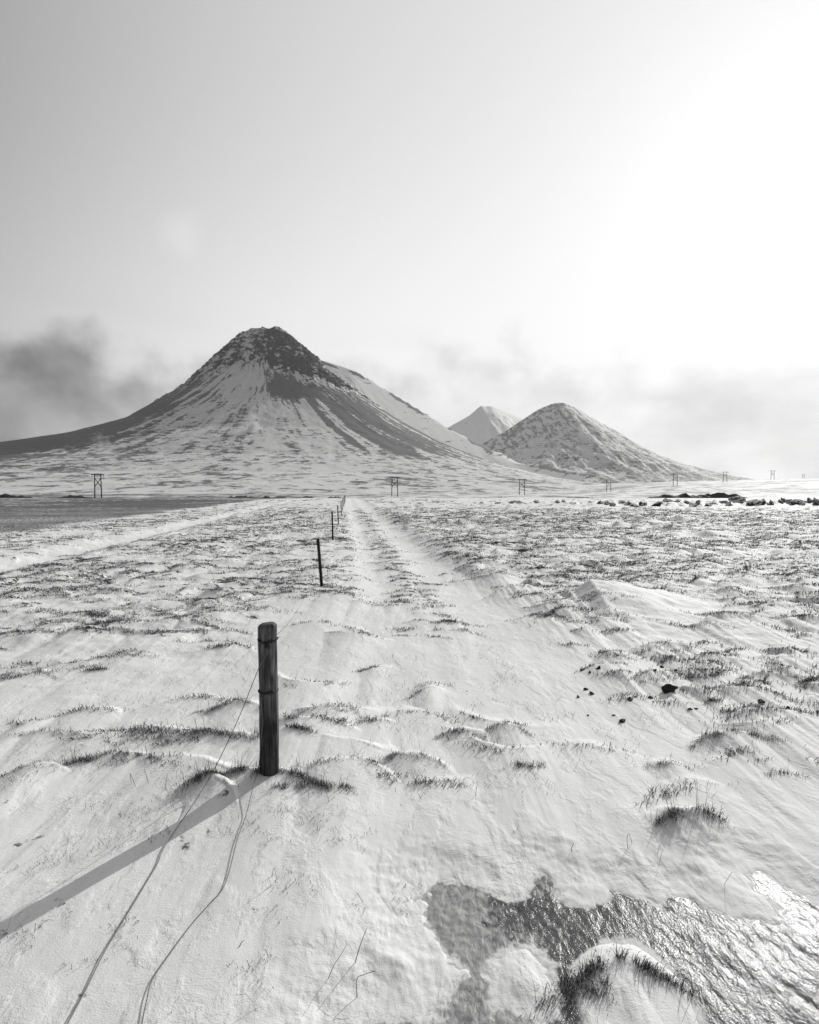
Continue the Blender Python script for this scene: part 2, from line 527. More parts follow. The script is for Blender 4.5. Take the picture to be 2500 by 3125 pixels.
def warp_y(x, y):
    return 0.085 * fbm(x / 0.23, y / 0.34, 3, 57) * (0.6 + 0.4 * ss(3, 8, y))


WARP = warp_y(GXX, GYY)
BREAK = 0.45 + 0.75 * ss(-0.25, 0.35, fbm(GXX / 0.09, GYY / 0.09, 3, 59))
TAILMOD = 1 + (0.06 + 0.18 * ss(0.2, 0.8, GXX)) * fbm(GXX / 0.07 + 0.2 * perlin(GXX / .3, GYY / .4, 8), GYY / 0.7, 3, 58) * (1 - ss(7, 14, R2))


def crescent(x0, y0, w, amp, tail, curve=0.6, cover=0.8, thick=0.05, skew=0.0):
    """A grass crest lying across the wind with a snow tail running downwind (towards -y)."""
    w2 = w * 1.8
    sl = window(x0 - w2 - 0.1, x0 + w2 + 0.1, y0 - tail * 2.6 - curve * w, y0 + 0.35)
    x, y = GXX[sl], GYY[sl] + WARP[sl]
    if x.size == 0: return
    dx = (x - x0)
    t = dx / w
    yc = y0 - curve * w * t * t + skew * dx
    dy = y - yc
    lat = np.exp(-np.abs(t) ** 3 * 1.1)
    up = np.exp(-(np.maximum(dy, 0) / (0.06 + 0.25 * amp + 0.25 * w * 0.3)) ** 2)
    tw = 1.0 + 0.5 * np.clip(-dy / tail, 0, 2)      # the tail narrows downwind
    lat_t = np.exp(-np.abs(t * tw) ** 2.2 * 1.1)
    dn = np.exp(-np.maximum(-dy, 0) / tail)
    h = amp * np.where(dy > 0, lat * up, lat_t * dn * (1 + (TAILMOD[sl] - 1) * np.clip(-dy / 0.08, 0, 1)))
    BUMP[sl] = np.maximum(BUMP[sl], h)
    if cover > 0:
        cv = cover * np.exp(-(dy - 0.0) ** 2 / (2 * thick ** 2)) * np.exp(-np.abs(t) ** 4) * BREAK[sl]
        COVER[sl] = np.maximum(COVER[sl], cv)


# ---- grass crests of the middle distance (positions in metres)
CREST = []                                         # x, y, w, amp, density


def zone(x, y):
    """wanted crest density (per square metre), mean half width and height"""
    s = x + FENCE_T * y
    if y < 3.0: return 0, .2, .02
    if s < -11.8: return 0, .2, .02
    if -11.8 <= s < -8.4: return 1.6, .34, .055
    if -8.4 <= s < -7.9: return 1.2, .25, .05
    if -7.9 <= s < -6.5: return 0.02, .2, .04
    if -6.5 <= s < -0.75:
        if y < 6: return (0.95 if not (-2.6 < x < -0.9 and 4.2 < y < 5.6) else 0.1), .26, .05
        return 2.1, .36, .085
    if -0.75 <= s < 0.12:
        return (0.4 if y < 8 else 1.9), .25, .06
    if 0.12 <= s < 0.75: return (0.5 if y < 9 else 0.1), .2, .03
    if 0.75 <= s < 1.35: return (0.25 if y < 6 else 2.2), .22, .035
    if 1.35 <= s < 2.3: return (0.15 if y < 9 else (0.10 if y < 34 else 1.2)), .2, .03
    if y < 6.5:
        lim = 1.1 + (6.5 - y) * 0.45
        return (2.6 if x > lim and y > 3.7 else 0.12), .24, .06
    return 2.6, .36, .095


BIG = on_level(1915, 1800, 0.15)
rnd = random.Random(21)
for ring in range(38000):
    # sample evenly in log distance so that far crests thin out with their size on the ground
    y = rnd.uniform(3.0, 46.0)
    if rnd.random() > min(1.0, y / 46.0 * (1 + 0.5 * float(1 - ss(6, 12, y)))): continue
    x = rnd.uniform(-0.86, 0.86) * y
    if -0.8 < x - BIG[0] < 1.4 and -1.3 < y - BIG[1] < 0.35: continue
    if 4.2 < y < 7.0 and abs(x / y + 0.262) < 0.06: continue
    dens, w, a = zone(x, y)
    if y > 24 and rnd.random() < 0.9 * float(ss(24, 46, y)): continue
    patch = 0.5 + 0.9 * float(perlin(np.array(x / 1.9), np.array(y / 2.4), 31))
    if rnd.random() > dens / 2.6 * max(0.05, min(1.0, patch + 0.25)): continue
    w *= rnd.uniform(0.45, 1.7); a *= rnd.uniform(0.4, 1.5)
    CREST.append((x, y, w, a, rnd.uniform(0.4, 1.0), rnd.uniform(-0.7, 0.8), rnd.uniform(-0.5, 0.5)))

# ---- the tufts that stand out near the viewer: photograph position, half width (m), height, tail
TUFTS = [
    # px, py, half width, amp, tail, blades, length, label, curve
    (2105, 2475, .17, .060, .34, 190, .085, 'bushy dark tuft with long stalks on the smooth drift at right, long shadowed tail below', .10),
    (2225, 2235, .27, .060, .45, 230, .060, 'widest grass tuft right of centre foreground, striped snow tail running down right', .35),
    (1622, 2338, .10, .022, .18, 80, .055, 'small low tuft alone on smooth snow in the middle foreground', .15),
    (2032, 2328, .11, .022, .18, 70, .050, 'small flat tuft on smooth snow left of the wide striped tuft', .35),
    (2392, 2362, .07, .018, .14, 55, .050, 'little tuft near the right edge level with the foot of the fence post', .2),
    (1895, 2905, .19, .034, .30, 420, .070, 'arched tuft capping the snow mound that rises from the ice', .55),
    (1778, 2985, .09, .016, .20, 200, .060, 'dark mossy tuft at the left foot of the mound in the ice', .2),
    (1252, 2305, .20, .040, .25, 150, .065, 'double arched tuft on the snow just right of the fence post', .40),
    (1420, 2230, .18, .035, .25, 130, .055, 'ragged tuft with a jagged crest in the centre of the snow', .30),
    (1545, 2213, .15, .045, .30, 90, .050, 'narrow tuft above a shaded wedge of snow, right of the ragged tuft', .50),
    (362, 2300, .26, .040, .22, 220, .080, 'spiky fan-shaped tuft halfway between the left edge and the post', .30),
    (600, 2245, .42, .050, .30, 300, .080, 'long ragged tuft with tall blades just left of the fence post', .15),
    (145, 2238, .20, .030, .20, 120, .050, 'low comb-like tuft near the left edge, level with the post', .25),
    (90, 2050, .32, .040, .25, 150, .060, 'arched grass crest at the left edge above the open snow', .45),
    (720, 2150, .22, .045, .25, 160, .075, 'slanting tuft with upright blades behind the post on its left', .25),
    (1010, 2180, .25, .030, .25, 120, .050, 'thin grass crest reaching right from the middle of the post', .30),
    (2350, 2060, .40, .060, .35, 240, .065, 'broad arched grass crest above a shaded snow hollow at right', .50),
    (800, 2372, .34, .045, .30, 640, .095, 'wild tuft round the foot of the near fence post', .30),
    (955, 2420, .20, .030, .22, 200, .060, 'tangled tuft running down right from the foot of the post', .10),
]


def place_tufts():
    for (px, py, w, amp, tail, nb, ln, lab, cv) in TUFTS:
        x, y = on_level(px, py, amp)
        crescent(x, y, w, amp * 1.3, tail, cv, 0.25, 0.022)


for c in CREST:
    crescent(c[0], c[1], c[2], c[3], 0.35 + c[2] * 1.3, c[5], (0.35 + 0.5 * c[4]) * (0.45 + 0.55 * float(ss(5, 11, c[1]))), 0.035 + 0.0012 * c[1], c[6])
place_tufts()
_mx, _my = on_level(640, 2400, 0.05)
crescent(_mx, _my, 0.19, 0.085, 0.20, 0.55, 0.2, 0.02, -0.25)      # drift banked up beside the near post

# the big smooth drift right of the track, and lesser drifts behind it
def drift(x0, y0, wx, wy, amp, steep=0.0):
    sl = window(x0 - wx * 2, x0 + wx * 2, y0 - wy * 2, y0 + wy * 2)
    x, y = GXX[sl], GYY[sl]
    u, v = (x - x0) / wx, (y - y0) / wy
    u = u - 0.35 * v * 0.6
    edge = np.where(u < -0.55, np.clip((u + 1.0) / 0.45, 0, 1) ** 1.3, np.exp(-np.maximum(u + 0.55, 0) ** 2 * 0.9))
    edge = np.where(u < -1.0, 0, edge)
    lon = np.where(v > 0, np.exp(-(v / 0.35) ** 2), np.exp(-(v / 0.9) ** 2))
    h = amp * edge * lon
    BUMP[sl] = np.maximum(BUMP[sl], h)
    COVER[sl] = COVER[sl] * (1 - ss(0.25, 0.6, h / amp))


drift(BIG[0], BIG[1], 1.0, 1.6, 0.30)
for (px, py, wx, wy, a) in ((1720, 1690, .9, 1.1, .15), (2000, 1690, 1.6, 1.0, .12), (1990, 1595, 1.3, 1.6, .3), (2110, 1590, 1.3, 1.7, .33),
                            (1830, 1600, 1.2, 1.5, .25), (1580, 1600, 1.3, 1.2, .22), (2340, 1580, 2.0, 2.5, .35), (1445, 1600, 1.0, 1.3, .25),
                            (2090, 1620, 1.2, 1.3, .28), (2420, 1650, 1.6, 1.6, .25), (2200, 1640, 1.0, 1.2, .2)):
    q = on_level(px, py, 0)
    drift(q[0], q[1], wx, wy, a)

rnd2 = random.Random(8)
for k in range(150):
    y = rnd2.uniform(11, 42); x = rnd2.uniform(-0.4, 0.85) * y; s_ = x + FENCE_T * y
    if s_ < 3.2 and not (-6 < s_ < -1.5 and rnd2.random() < 0.3): continue
    f = rnd2.uniform(0.5, 1.2) * (0.7 + y / 60)
    drift(x, y, 0.55 * f, 0.95 * f, 0.17 * f)

# broad shapes of the snow: sunk track, bank right of it, fence berm
fade_far = 1 - ss(90, 160, R2)
SW = S + 0.30 * perlin(GYY / 5.0, GXX * 0 + 0.3, 5) + 0.12 * perlin(GYY / 1.3, GXX / 2, 6)
track = ss(0.0, 0.7, SW) * (1 - ss(1.9, 2.8, SW))
Z += -0.055 * track * ss(5, 11, GYY) * fade_far
Z += 0.035 * np.exp(-((SW - 1.05) / 0.36) ** 2) * ss(8, 12, GYY) * fade_far
Z += 0.05 * np.exp(-((SW - 2.75) / 0.45) ** 2) * ss(7, 12, GYY) * fade_far
Z += 0.03 * np.exp(-((S + 0.45) / 0.45) ** 2) * ss(1, 3, GYY) * fade_far
Z += -0.10 * np.exp(-((S + 7.2) / 0.6) ** 2) * fade_far
rough_zone = np.maximum(ss(2.4, 3.4, S), ss(-0.7, -1.5, S)) * ss(3.2, 7, GYY)
# drift streaks along the wind, ripples and hummocks
Z += 0.020 * fbm(GXX / 0.9, GYY / 1.6, 4, 40) * fade_far
Z += (0.002 + 0.005 * ss(0.2, 1.5, GXX)) * np.clip(0.5 + 1.5 * fbm(GXX / 0.9, GYY / 0.8, 2, 42), 0, 1.3) * fbm(GXX / 0.16 + 0.35 * perlin(GXX / .5, GYY / .8, 3), GYY / 0.95, 3, 44) * (1 - ss(6, 14, R2))
Z += 0.045 * fbm(GXX / 0.55, GYY / 0.45, 4, 47) * rough_zone * fade_far
Z += 0.16 * fbm(GXX / 2.6, GYY / 2.0, 4, 51) * ss(10, 25, R2) * np.maximum(ss(2.6, 4, S), 0.5 * ss(-1, -2, S)) * fade_far
Z += BUMP

# ploughed-up ridge on the right, sixty metres out
ridge_y = 58 - 0.10 * GXX
rd = np.exp(-((GYY - ridge_y) / 3.2) ** 2) * ss(6, 22, GXX)
Z += 0.08 * rd + 0.9 * rd * np.maximum(0, fbm(GXX / 0.9, GYY / 0.9, 3, 61)) 

# grass cover of the parts too far for single blades
crest_far = 1 - np.abs(fbm(GXX / 2.2, GYY / 1.1, 3, 70)) * 5.0
COVER = np.maximum(COVER, np.clip(crest_far, 0, 1) * 0.75 * ss(30, 48, R2) * np.where(S > 2.4, 1, np.where(S < -0.5, 1, 0.5)) * (1 - ss(120, 260, R2)))
field = ss(-11.0, -13.5, S + 1.2 * perlin(GXX / 5, GYY / 4, 73)) * (1 - ss(300, 340, GYY))
COVER = np.maximum(COVER, field * (0.64 + 0.12 * fbm(GXX / 9, GYY / 5, 3, 75)))
trackg = np.exp(-((S - 1.05) / 0.36) ** 2) * ss(10, 15, GYY) * (1 - ss(45, 70, GYY))
COVER = np.maximum(COVER, trackg * 0.40)
COVER = np.maximum(COVER, rough_zone * np.clip(0.16 + 0.45 * fbm(GXX / .45, GYY / .22, 3, 74), 0, 0.42) * (1 - ss(60, 110, R2)) * (1 - ss(0.05, 0.15, BUMP) * 0.5))
plain = ss(110, 300, R2)
COVER = np.maximum(COVER, plain * (0.50 + 0.30 * fbm(GXX / 130, GYY / 60, 4, 77) + 0.12 * ss(0, -250, GXX)))
fine_left = ss(0.35, -0.5, GXX) * (1 - ss(2.6, 3.4, GYY)) * ss(1.2, 1.6, GYY)
COVER = np.maximum(COVER, fine_left * 0.30 * np.clip(0.5 + 1.6 * fbm(GXX / .35, GYY / .3, 3, 79), 0, 1))

# ---- the ice: the snow dips under it
ICE_Z = -0.028
ICE_PX = [(1283, 2705), (1335, 2676), (1400, 2690), (1480, 2700), (1545, 2735), (1590, 2722), (1612, 2672), (1675, 2655), (1712, 2690), (1725, 2740),
          (1790, 2760), (1850, 2735), (1840, 2705), (1900, 2715), (2000, 2750), (2060, 2725), (2120, 2735), (2180, 2770), (2260, 2790), (2350, 2800),
          (2360, 2775), (2290, 2715), (2255, 2670), (2310, 2640), (2400, 2690), (2500, 2760), (2700, 2860), (2900, 3400), (900, 3500), (1110, 3125), (1180, 3085), (1265, 3102),
          (1310, 3078), (1372, 3018), (1398, 2962), (1345, 2905), (1290, 2840), (1280, 2770)]
ICE_POLY = np.array([on_level(px, py, ICE_Z) for px, py in ICE_PX])
ISLES = [[(1508, 2965), (1525, 2915), (1570, 2898), (1615, 2905), (1660, 2950), (1685, 3010), (1672, 3075), (1640, 3112), (1590, 3080), (1545, 3055), (1512, 3060)],
         [(1768, 2985), (1790, 2925), (1850, 2890), (1930, 2890), (2010, 2930), (2050, 2985), (2100, 3090), (2160, 3300), (1780, 3300), (1800, 3120), (1775, 3050)]]


def sdist(poly, x, y):
    """signed distance to a polygon, positive inside"""
    n = len(poly); d = np.full(x.shape, 1e9); ins = np.zeros(x.shape, bool)
    for i in range(n):
        ax, ay = poly[i]; bx, by = poly[(i + 1) % n]
        ex, ey = bx - ax, by - ay
        t = np.clip(((x - ax) * ex + (y - ay) * ey) / (ex * ex + ey * ey + 1e-12), 0, 1)
        d = np.minimum(d, np.hypot(x - ax - t * ex, y - ay - t * ey))
        cond = ((ay > y) != (by > y)) & (x < (bx - ax) * (y - ay) / (by - ay + 1e-12) + ax)
        ins ^= cond
    return np.where(ins, d, -d)


sl = window(-0.6, 2.6, 0.7, 3.2)
xs, ys = GXX[sl], GYY[sl]
sd = sdist(ICE_POLY, xs, ys) + 0.06 * fbm(xs / 0.11, ys / 0.09, 5, 90, 0.62)
for k, isl in enumerate(ISLES):
    si = sdist(np.array([on_level(px, py, ICE_Z + .01) for px, py in isl]), xs, ys) + 0.014 * fbm(xs / 0.06, ys / 0.05, 4, 92, 0.6)
    sd = np.minimum(sd, -si)
inside = ss(-0.01, 0.11, sd)
zs = Z[sl]
lip = ICE_Z + 0.0015 + 0.022 * ss(0, 0.25, -sd) + 0.25 * np.maximum(BUMP[sl], 0) + 0.004 * fbm(xs / .05, ys / .06, 3, 97)
near_ice = ss(-0.40, -0.10, sd)
zs2 = zs * (1 - near_ice) + lip * near_ice
# the two snow islands
i1 = sdist(np.array([on_level(px, py, ICE_Z) for px, py in ISLES[0]]), xs, ys)
i2 = sdist(np.array([on_level(px, py, ICE_Z) for px, py in ISLES[1]]), xs, ys)
zs2 = np.where(i1 > -0.02, ICE_Z + 0.0015 + 0.019 * ss(-0.01, 0.15, i1) + 0.006 * fbm(xs / .06, ys / .1, 3, 95), zs2)
zs2 = np.where(i2 > -0.02, np.maximum(ICE_Z + 0.0015 + 0.026 * ss(-0.01, 0.22, i2) + 0.007 * fbm(xs / .07, ys / .3, 3, 96), BUMP[sl] * 0.6 + ICE_Z), zs2)
Z[sl] = zs2 * (1 - inside) + (ICE_Z - 0.022) * inside
COVER[sl] = COVER[sl] * (1 - 0.9 * near_ice)

FAR = ss(25, 90, R2)


def height(x, y):
    """height of the built ground sheet at a point"""
    r = math.hypot(x, y); a = math.atan2(x, y)
    i = int(np.clip(np.searchsorted(RR, r) - 1, 0, NR - 2)); j = int(np.clip(np.searchsorted(AA, a) - 1, 0, NA - 2))
    u = (r - RR[i]) / (RR[i + 1] - RR[i]); v = (a - AA[j]) / (AA[j + 1] - AA[j])
    return float(Z[i, j] * (1 - u) * (1 - v) + Z[i + 1, j] * u * (1 - v) + Z[i, j + 1] * (1 - u) * v + Z[i + 1, j + 1] * u * v)


def heights(x, y):
    r = np.hypot(x, y); a = np.arctan2(x, y)
    i = np.clip(np.searchsorted(RR, r) - 1, 0, NR - 2); j = np.clip(np.searchsorted(AA, a) - 1, 0, NA - 2)
    u = (r - RR[i]) / (RR[i + 1] - RR[i]); v = (a - AA[j]) / (AA[j + 1] - AA[j])
    return Z[i, j] * (1 - u) * (1 - v) + Z[i + 1, j] * u * (1 - v) + Z[i, j + 1] * (1 - u) * v + Z[i + 1, j + 1] * u * v


def on_ground(px, py):
    """where the line of sight through a photograph pixel meets the ground"""
    d = ray(px, py); k = 1.0; prev = 0.5
    while k < 3000:
        p = d * k
        if CAM_H + p[2] < height(p[0], p[1]):
            lo, hi = prev, k
            for _ in range(25):
                mid = (lo + hi) / 2; p = d * mid
                if CAM_H + p[2] < height(p[0], p[1]): hi = mid
                else: lo = mid
            p = d * hi
            return float(p[0]), float(p[1]), height(p[0], p[1])
        prev = k; k *= 1.01
    p = d * prev
    return float(p[0]), float(p[1]), height(p[0], p[1])


def build_ground():
    V = np.stack([GXX, GYY, Z], -1).reshape(-1, 3)
    idx = np.arange(NR * NA).reshape(NR, NA)
    nx = np.roll(idx, -1, axis=1)
    Q = np.stack([idx[:-1], nx[:-1], nx[1:], idx[1:]], -1).reshape(-1, 4)[:, ::-1]
    V = np.vstack([V, [[0, 0, float(Z[0].mean())]]])
    c = len(V) - 1
    T = np.stack([np.full(NA, c), nx[0], idx[0]], -1)
    me = np_mesh('snow_ground', V, [Q, T])
    attr(me, 'cover', np.append(COVER.ravel(), 0)); attr(me, 'far', np.append(FAR.ravel(), 0))
    o = add_obj('snow_ground', me, M_GROUND)
    tag(o, kind='structure')
    return o


build_ground()


def build_ice():
    x = np.arange(-0.35, 2.3, 0.008); y = np.arange(1.0, 2.65, 0.008)
    X, Y = np.meshgrid(x, y)
    frost = ss(0.75, 0.15, X + 0.25 * perlin(X / .25, Y / .25, 3)) * 0.75 + 0.25 * ss(0.1, 0.5, fbm(X / .3, Y / .3, 3, 5))
    warp = 0.05 * perlin(X / .3, Y / .3, 8)
    sdi = sdist(ICE_POLY, X, Y)
    for isl in ISLES:
        sdi = np.minimum(sdi, -sdist(np.array([on_level(px, py, ICE_Z) for px, py in isl]), X, Y))
    dust = ss(0.06, 0.0, sdi + 0.06 * fbm(X / .12, Y / .10, 4, 15, 0.6)) + 0.6 * ss(0.25, 0.5, fbm(X / .10 + 0.5 * Y / .1, Y / .28, 5, 16, 0.6))
    calm = ss(-0.25, 0.30, fbm(X / .38, Y / .30, 3, 17))
    hgt = (0.25 + 0.75 * calm) * 0.0075 * fbm((X + 0.35 * Y + warp) / 0.07, (Y - 0.2 * X) / 0.17, 4, 7, 0.45) * ss(0.1, 0.8, X) \
        + 0.009 * fbm((X + 0.06 * fbm(X / .1, Y / .08, 3, 21) + 0.3 * Y) / 0.06, (Y + 0.05 * fbm(X / .09, Y / .1, 3, 22) - 0.25 * X) / 0.04, 5, 9, 0.68) * (1 - ss(0.35, 0.8, X)) + 0.004 * fbm(X / 0.25, Y / 0.25, 2, 4)
    V = np.stack([X, Y, ICE_Z + hgt], -1).reshape(-1, 3)
    n, m = X.shape
    idx = np.arange(n * m).reshape(n, m)
    Q = np.stack([idx[:-1, :-1], idx[:-1, 1:], idx[1:, 1:], idx[1:, :-1]], -1).reshape(-1, 4)
    cx = X.reshape(-1)[Q].mean(1); cy = Y.reshape(-1)[Q].mean(1)
    keep = sdist(ICE_POLY, cx, cy) > -0.05
    Q = Q[keep]
    used = np.unique(Q); remap = np.full(n * m, -1); remap[used] = np.arange(len(used))
    me = np_mesh('ice', V[used], remap[Q])
    attr(me, 'frost', frost.ravel()[used]); attr(me, 'dust', np.clip(dust, 0, 1).ravel()[used])
    o = add_obj('ice', me, M_ICE); tag(o, kind='structure')


build_ice()


# ------------------------------------------------------------------ mountains
def grid_faces(n, m, wrap=False):
    idx = np.arange(n * m).reshape(n, m)
    if wrap:
        nx = np.roll(idx, -1, axis=1)
        return np.stack([idx[:-1], nx[:-1], nx[1:], idx[1:]], -1).reshape(-1, 4)
    return np.stack([idx[:-1, :-1], idx[:-1, 1:], idx[1:, 1:], idx[1:, :-1]], -1).reshape(-1, 4)


def crest_range(pts_px, dist, x, y, front, back, power=1.5, bend=0.0):
    """ridge whose crest line follows the given skyline at the given distance"""
    P = np.array([((px - CXP) / FPX * dist, CAM_H + (1490.0 - py) / FPX * dist) for px, py in pts_px])
    zc = np.interp(x, P[:, 0], P[:, 1], left=-30, right=-30)
    yc = dist + bend * (x - P[:, 0].mean())
    t = np.where(y < yc, (yc - y) / front, (y - yc) / back)
    return zc, t


def build_main_mountain():
    D = 2600.0; m = D / FPX
    xp, yp = (827 - CXP) * m, D
    L = np.array([(0, 481), (20, 480), (48, 474), (88, 456), (153, 391), (247, 292), (392, 190), (537, 142), (827, 88), (1200, 42), (1700, 5), (2300, -12)]) * m
    Rr = np.array([(0, 481), (35, 480), (79, 445), (144, 394), (187, 344), (245, 304), (332, 242), (423, 184), (520, 132), (620, 90), (720, 56), (850, 25), (1000, 4), (1150, -10), (2300, -14)]) * m
    Fr = np.array([(0, 735), (60, 700), (130, 612), (250, 482), (450, 343), (700, 208), (1000, 100), (1300, 40), (1700, 2), (2000, -18), (3600, -24)])
    Bk = np.array([(0, 735), (300, 600), (700, 420), (1500, 150), (3000, -20)])
    # finer in the half that faces the viewer
    th = np.concatenate([np.linspace(-1.12 * math.pi, 0.12 * math.pi, 760), np.linspace(0.14 * math.pi, 0.86 * math.pi, 60)])
    rads = np.concatenate([[2], np.cumsum(np.concatenate([np.full(130, 4.2), np.linspace(4.2, 11, 130), np.linspace(11, 40, 45)])) + 2])
    rads = rads[rads < 2300]
    TH, RA = np.meshgrid(th, rads)
    ux, uy = np.cos(TH), np.sin(TH)
    # ribs bend the fall lines a little
    wob = 0.10 * fbm(TH * 2.0, RA / 500, 3, 101)
    X = xp + RA * ux; Y = yp + RA * uy
    wl, wr, wf, wb = np.maximum(-ux, 0) ** 2, np.maximum(ux, 0) ** 2, np.maximum(-uy, 0) ** 3.6, np.maximum(uy, 0) ** 2
    wsum = wl + wr + wf + wb; wl, wr, wf, wb = wl / wsum, wr / wsum, wf / wsum, wb / wsum
    zz = wl * np.interp(RA, L[:, 0], L[:, 1]) + wr * np.interp(RA, Rr[:, 0], Rr[:, 1]) \
        + wf * np.interp(RA, Fr[:, 0], Fr[:, 1]) + wb * np.interp(RA, Bk[:, 0], Bk[:, 1])
    zz = zz + CAM_H
    # the snow-filled ridge behind, to the right
    zc, t = crest_range([(500, 1330), (700, 1190), (860, 1090), (930, 1085), (985, 1103), (1087, 1135), (1159, 1179), (1250, 1233), (1373, 1306), (1467, 1356), (1576, 1400),
                         (1685, 1425), (1830, 1451), (1938, 1469), (2050, 1490), (2200, 1500)], 3150.0, X, Y, 1.0, 1.0)
    dist = np.where(Y < 3150, 3150 - Y, (Y - 3150) * 0.8)
    back = zc - 0.60 * dist + np.maximum(0, dist - 500) * 0.25
    z = np.maximum(zz, back)
    fanx = np.cos(TH) * 0 + TH * 3.0
    onback = back > zz
    down = (735 + CAM_H - zz)
    # crags: rock above a ragged line, lower on the right-hand rib
    line = 500 - 150 * np.maximum(ux, 0) ** 2 - 150 * np.maximum(-ux, 0) ** 3 + 150 * fbm(TH * 7, RA / 160, 5, 111, 0.6)
    rock = ss(-25, 60, zz - line)
    rib = np.exp(-((TH + 0.13 * math.pi) / 0.10) ** 2) * ss(480, 330, RA) * ss(100, 240, RA)
    rock = np.maximum(rock, rib * 0.9)
    amp = rock * ss(0, 40, RA)
    cr = np.abs(fbm(X / 55, (z * 1.4 + Y) / 45, 5, 121, 0.55))
    z = z + amp * (30 * (0.15 - cr) + 12 * fbm(TH * 9, z / 25, 4, 131))
    # gullies on the slopes
    gul = fbm(TH * 7 + wob * 6, RA / 900, 4, 141, 0.55)
    mid = ss(60, 250, RA) * (1 - ss(900, 1500, RA)) * (1 - rock)
    z = z + np.where(onback, 0, 3 * gul * mid) + 3.0 * fbm(X / 60, Y / 60, 4, 151) * ss(200, 500, RA)
    z = z + amp * 9 * fbm(X / 16, (z + Y) / 16, 3, 133)
    z = np.where(z > 745 + CAM_H, 745 + CAM_H, z)
    # bare scree: right flank dark, middle of the face white
    bare = 0.38 + 0.24 * ss(0.30, 0.75, ux) * (1 - ss(800, 1150, RA)) + 0.15 * ss(-0.30, -0.75, ux)
    bare = bare - 0.16 * np.exp(-((TH + 0.56 * math.pi) / 0.25) ** 2) * ss(500, 250, RA)
    wth = TH + 0.30 * fbm(X / 160, z / 110, 4, 164)
    bare = bare + 0.36 * np.exp(-((wth + 0.36 * math.pi) / 0.20) ** 2) * ss(120, 240, RA) * (1 - ss(380, 560, RA))
    bare = np.where(onback, 0.26 + 0.45 * ss(70, 25, dist) * ss(-0.15, 0.2, fbm(X / 160, dist / 60, 3, 161)) + 0.4 * ss(200, 420, dist), bare)
    bare = bare + 0.05 * ss(400, 1000, RA) + 0.11 * ss(0.1, -0.6, ux) * ss(250, 600, RA)
    me = np_mesh('mountain', np.stack([X, Y, z], -1).reshape(-1, 3), grid_faces(len(rads), len(th), True))
    # fan coordinates seen from the peak; on the back ridge the fall line runs along the ridge flank
    stk = fbm(TH * 15 + 2.0 * wob, RA / 1100, 4, 167, 0.6)
    bare = bare + np.where(onback, 0, (0.55 * stk * (0.4 + 0.6 * ss(0.2, 0.6, ux)) * ss(100, 250, RA) * (1 - ss(800, 1200, RA))))
    fanx = fanx + 0.35 * fbm(X / 300, Y / 300, 3, 163)
    bare = bare + 0.10 * fbm(X / 230, z / 120, 4, 165)
    attr(me, 'fanx', np.where(onback, (X + 0.9 * dist) / 260, fanx)); attr(me, 'fany', np.where(onback, dist / 60, RA / 60))
    attr(me, 'rock', np.where(onback, 0, rock * (1 - 0.24 * ss(0.05, -0.45, ux + 0.25 * fbm(X / 90, z / 70, 3, 171)) * ss(-0.1, -0.5, uy) * ss(330, 120, RA)))); attr(me, 'bare', bare)
    o = add_obj('mountain', me, mat_mountain('mountain_rock_and_snow'))
    tag(o, kind='structure')


def build_range(name, pts, dist, front, back, power, matname, bare0, rocks=None, seed=0, nx=420, ny=150, fine=1.0, snow=0.75):
    x0 = (pts[0][0] - CXP) / FPX * dist; x1 = (pts[-1][0] - CXP) / FPX * dist
    x = np.linspace(x0, x1, nx)
    t = np.concatenate([np.linspace(-1.0, 0, ny) , np.linspace(0.04, 1.0, 40)])
    X, T = np.meshgrid(x, t)
    P = np.array([((px - CXP) / FPX * dist, CAM_H + (1490.0 - py) / FPX * dist) for px, py in pts])
    zc = np.interp(X, P[:, 0], P[:, 1])
    k = np.ones(9) / 9
    row = np.convolve(np.pad(zc[0], 4, mode='edge'), k, 'valid'); zc = 0.5 * zc + 0.5 * row[None, :]
    Y = dist + np.where(T < 0, T * front, T * back)
    prof = np.clip(1 - np.abs(T), 0, 1) ** power
    z = (zc + 20) * prof - 20
    hmax = zc.max()
    nz = np.clip(zc / hmax, 0, 1) ** 1.3
    z = z + nz * hmax * 0.05 * fbm(X / (hmax * .5), Y / (hmax * .9), 5, 200 + seed) * ss(0.0, 0.12, np.abs(T)) * ss(0, 0.15, prof)
    z = z + nz * hmax * 0.035 * fbm(X / (hmax * .12), Y / (hmax * .7), 4, 210 + seed) * ss(0.02, 0.2, np.abs(T)) * ss(0.02, 0.3, prof)
    rock = np.zeros_like(z)
    if rocks:
        for (px, py, w, h) in rocks:
            xx = (px - CXP) / FPX * dist; zz = (1490 - py) / FPX * dist
            g = np.exp(-(((X - xx) / (w / FPX * dist)) ** 2 + ((z - zz) / (h / FPX * dist)) ** 2))
            rock = np.maximum(rock, g)
        z = z + rock * hmax * 0.10 * fbm(X / (hmax * .1), z / (hmax * .1), 4, 220 + seed)
    bare = bare0 + 0.10 * fbm(X / (hmax * .6), Y / (hmax), 3, 230 + seed)
    me = np_mesh(name, np.stack([X, Y, z], -1).reshape(-1, 3), grid_faces(len(t), nx))
    attr(me, 'fanx', X / 300); attr(me, 'fany', (dist - Y) / 60); attr(me, 'rock', rock * 0.8); attr(me, 'bare', bare)
    o = add_obj(name, me, mat_mountain(matname, snow, 0.05, fine)); tag(o, kind='structure')


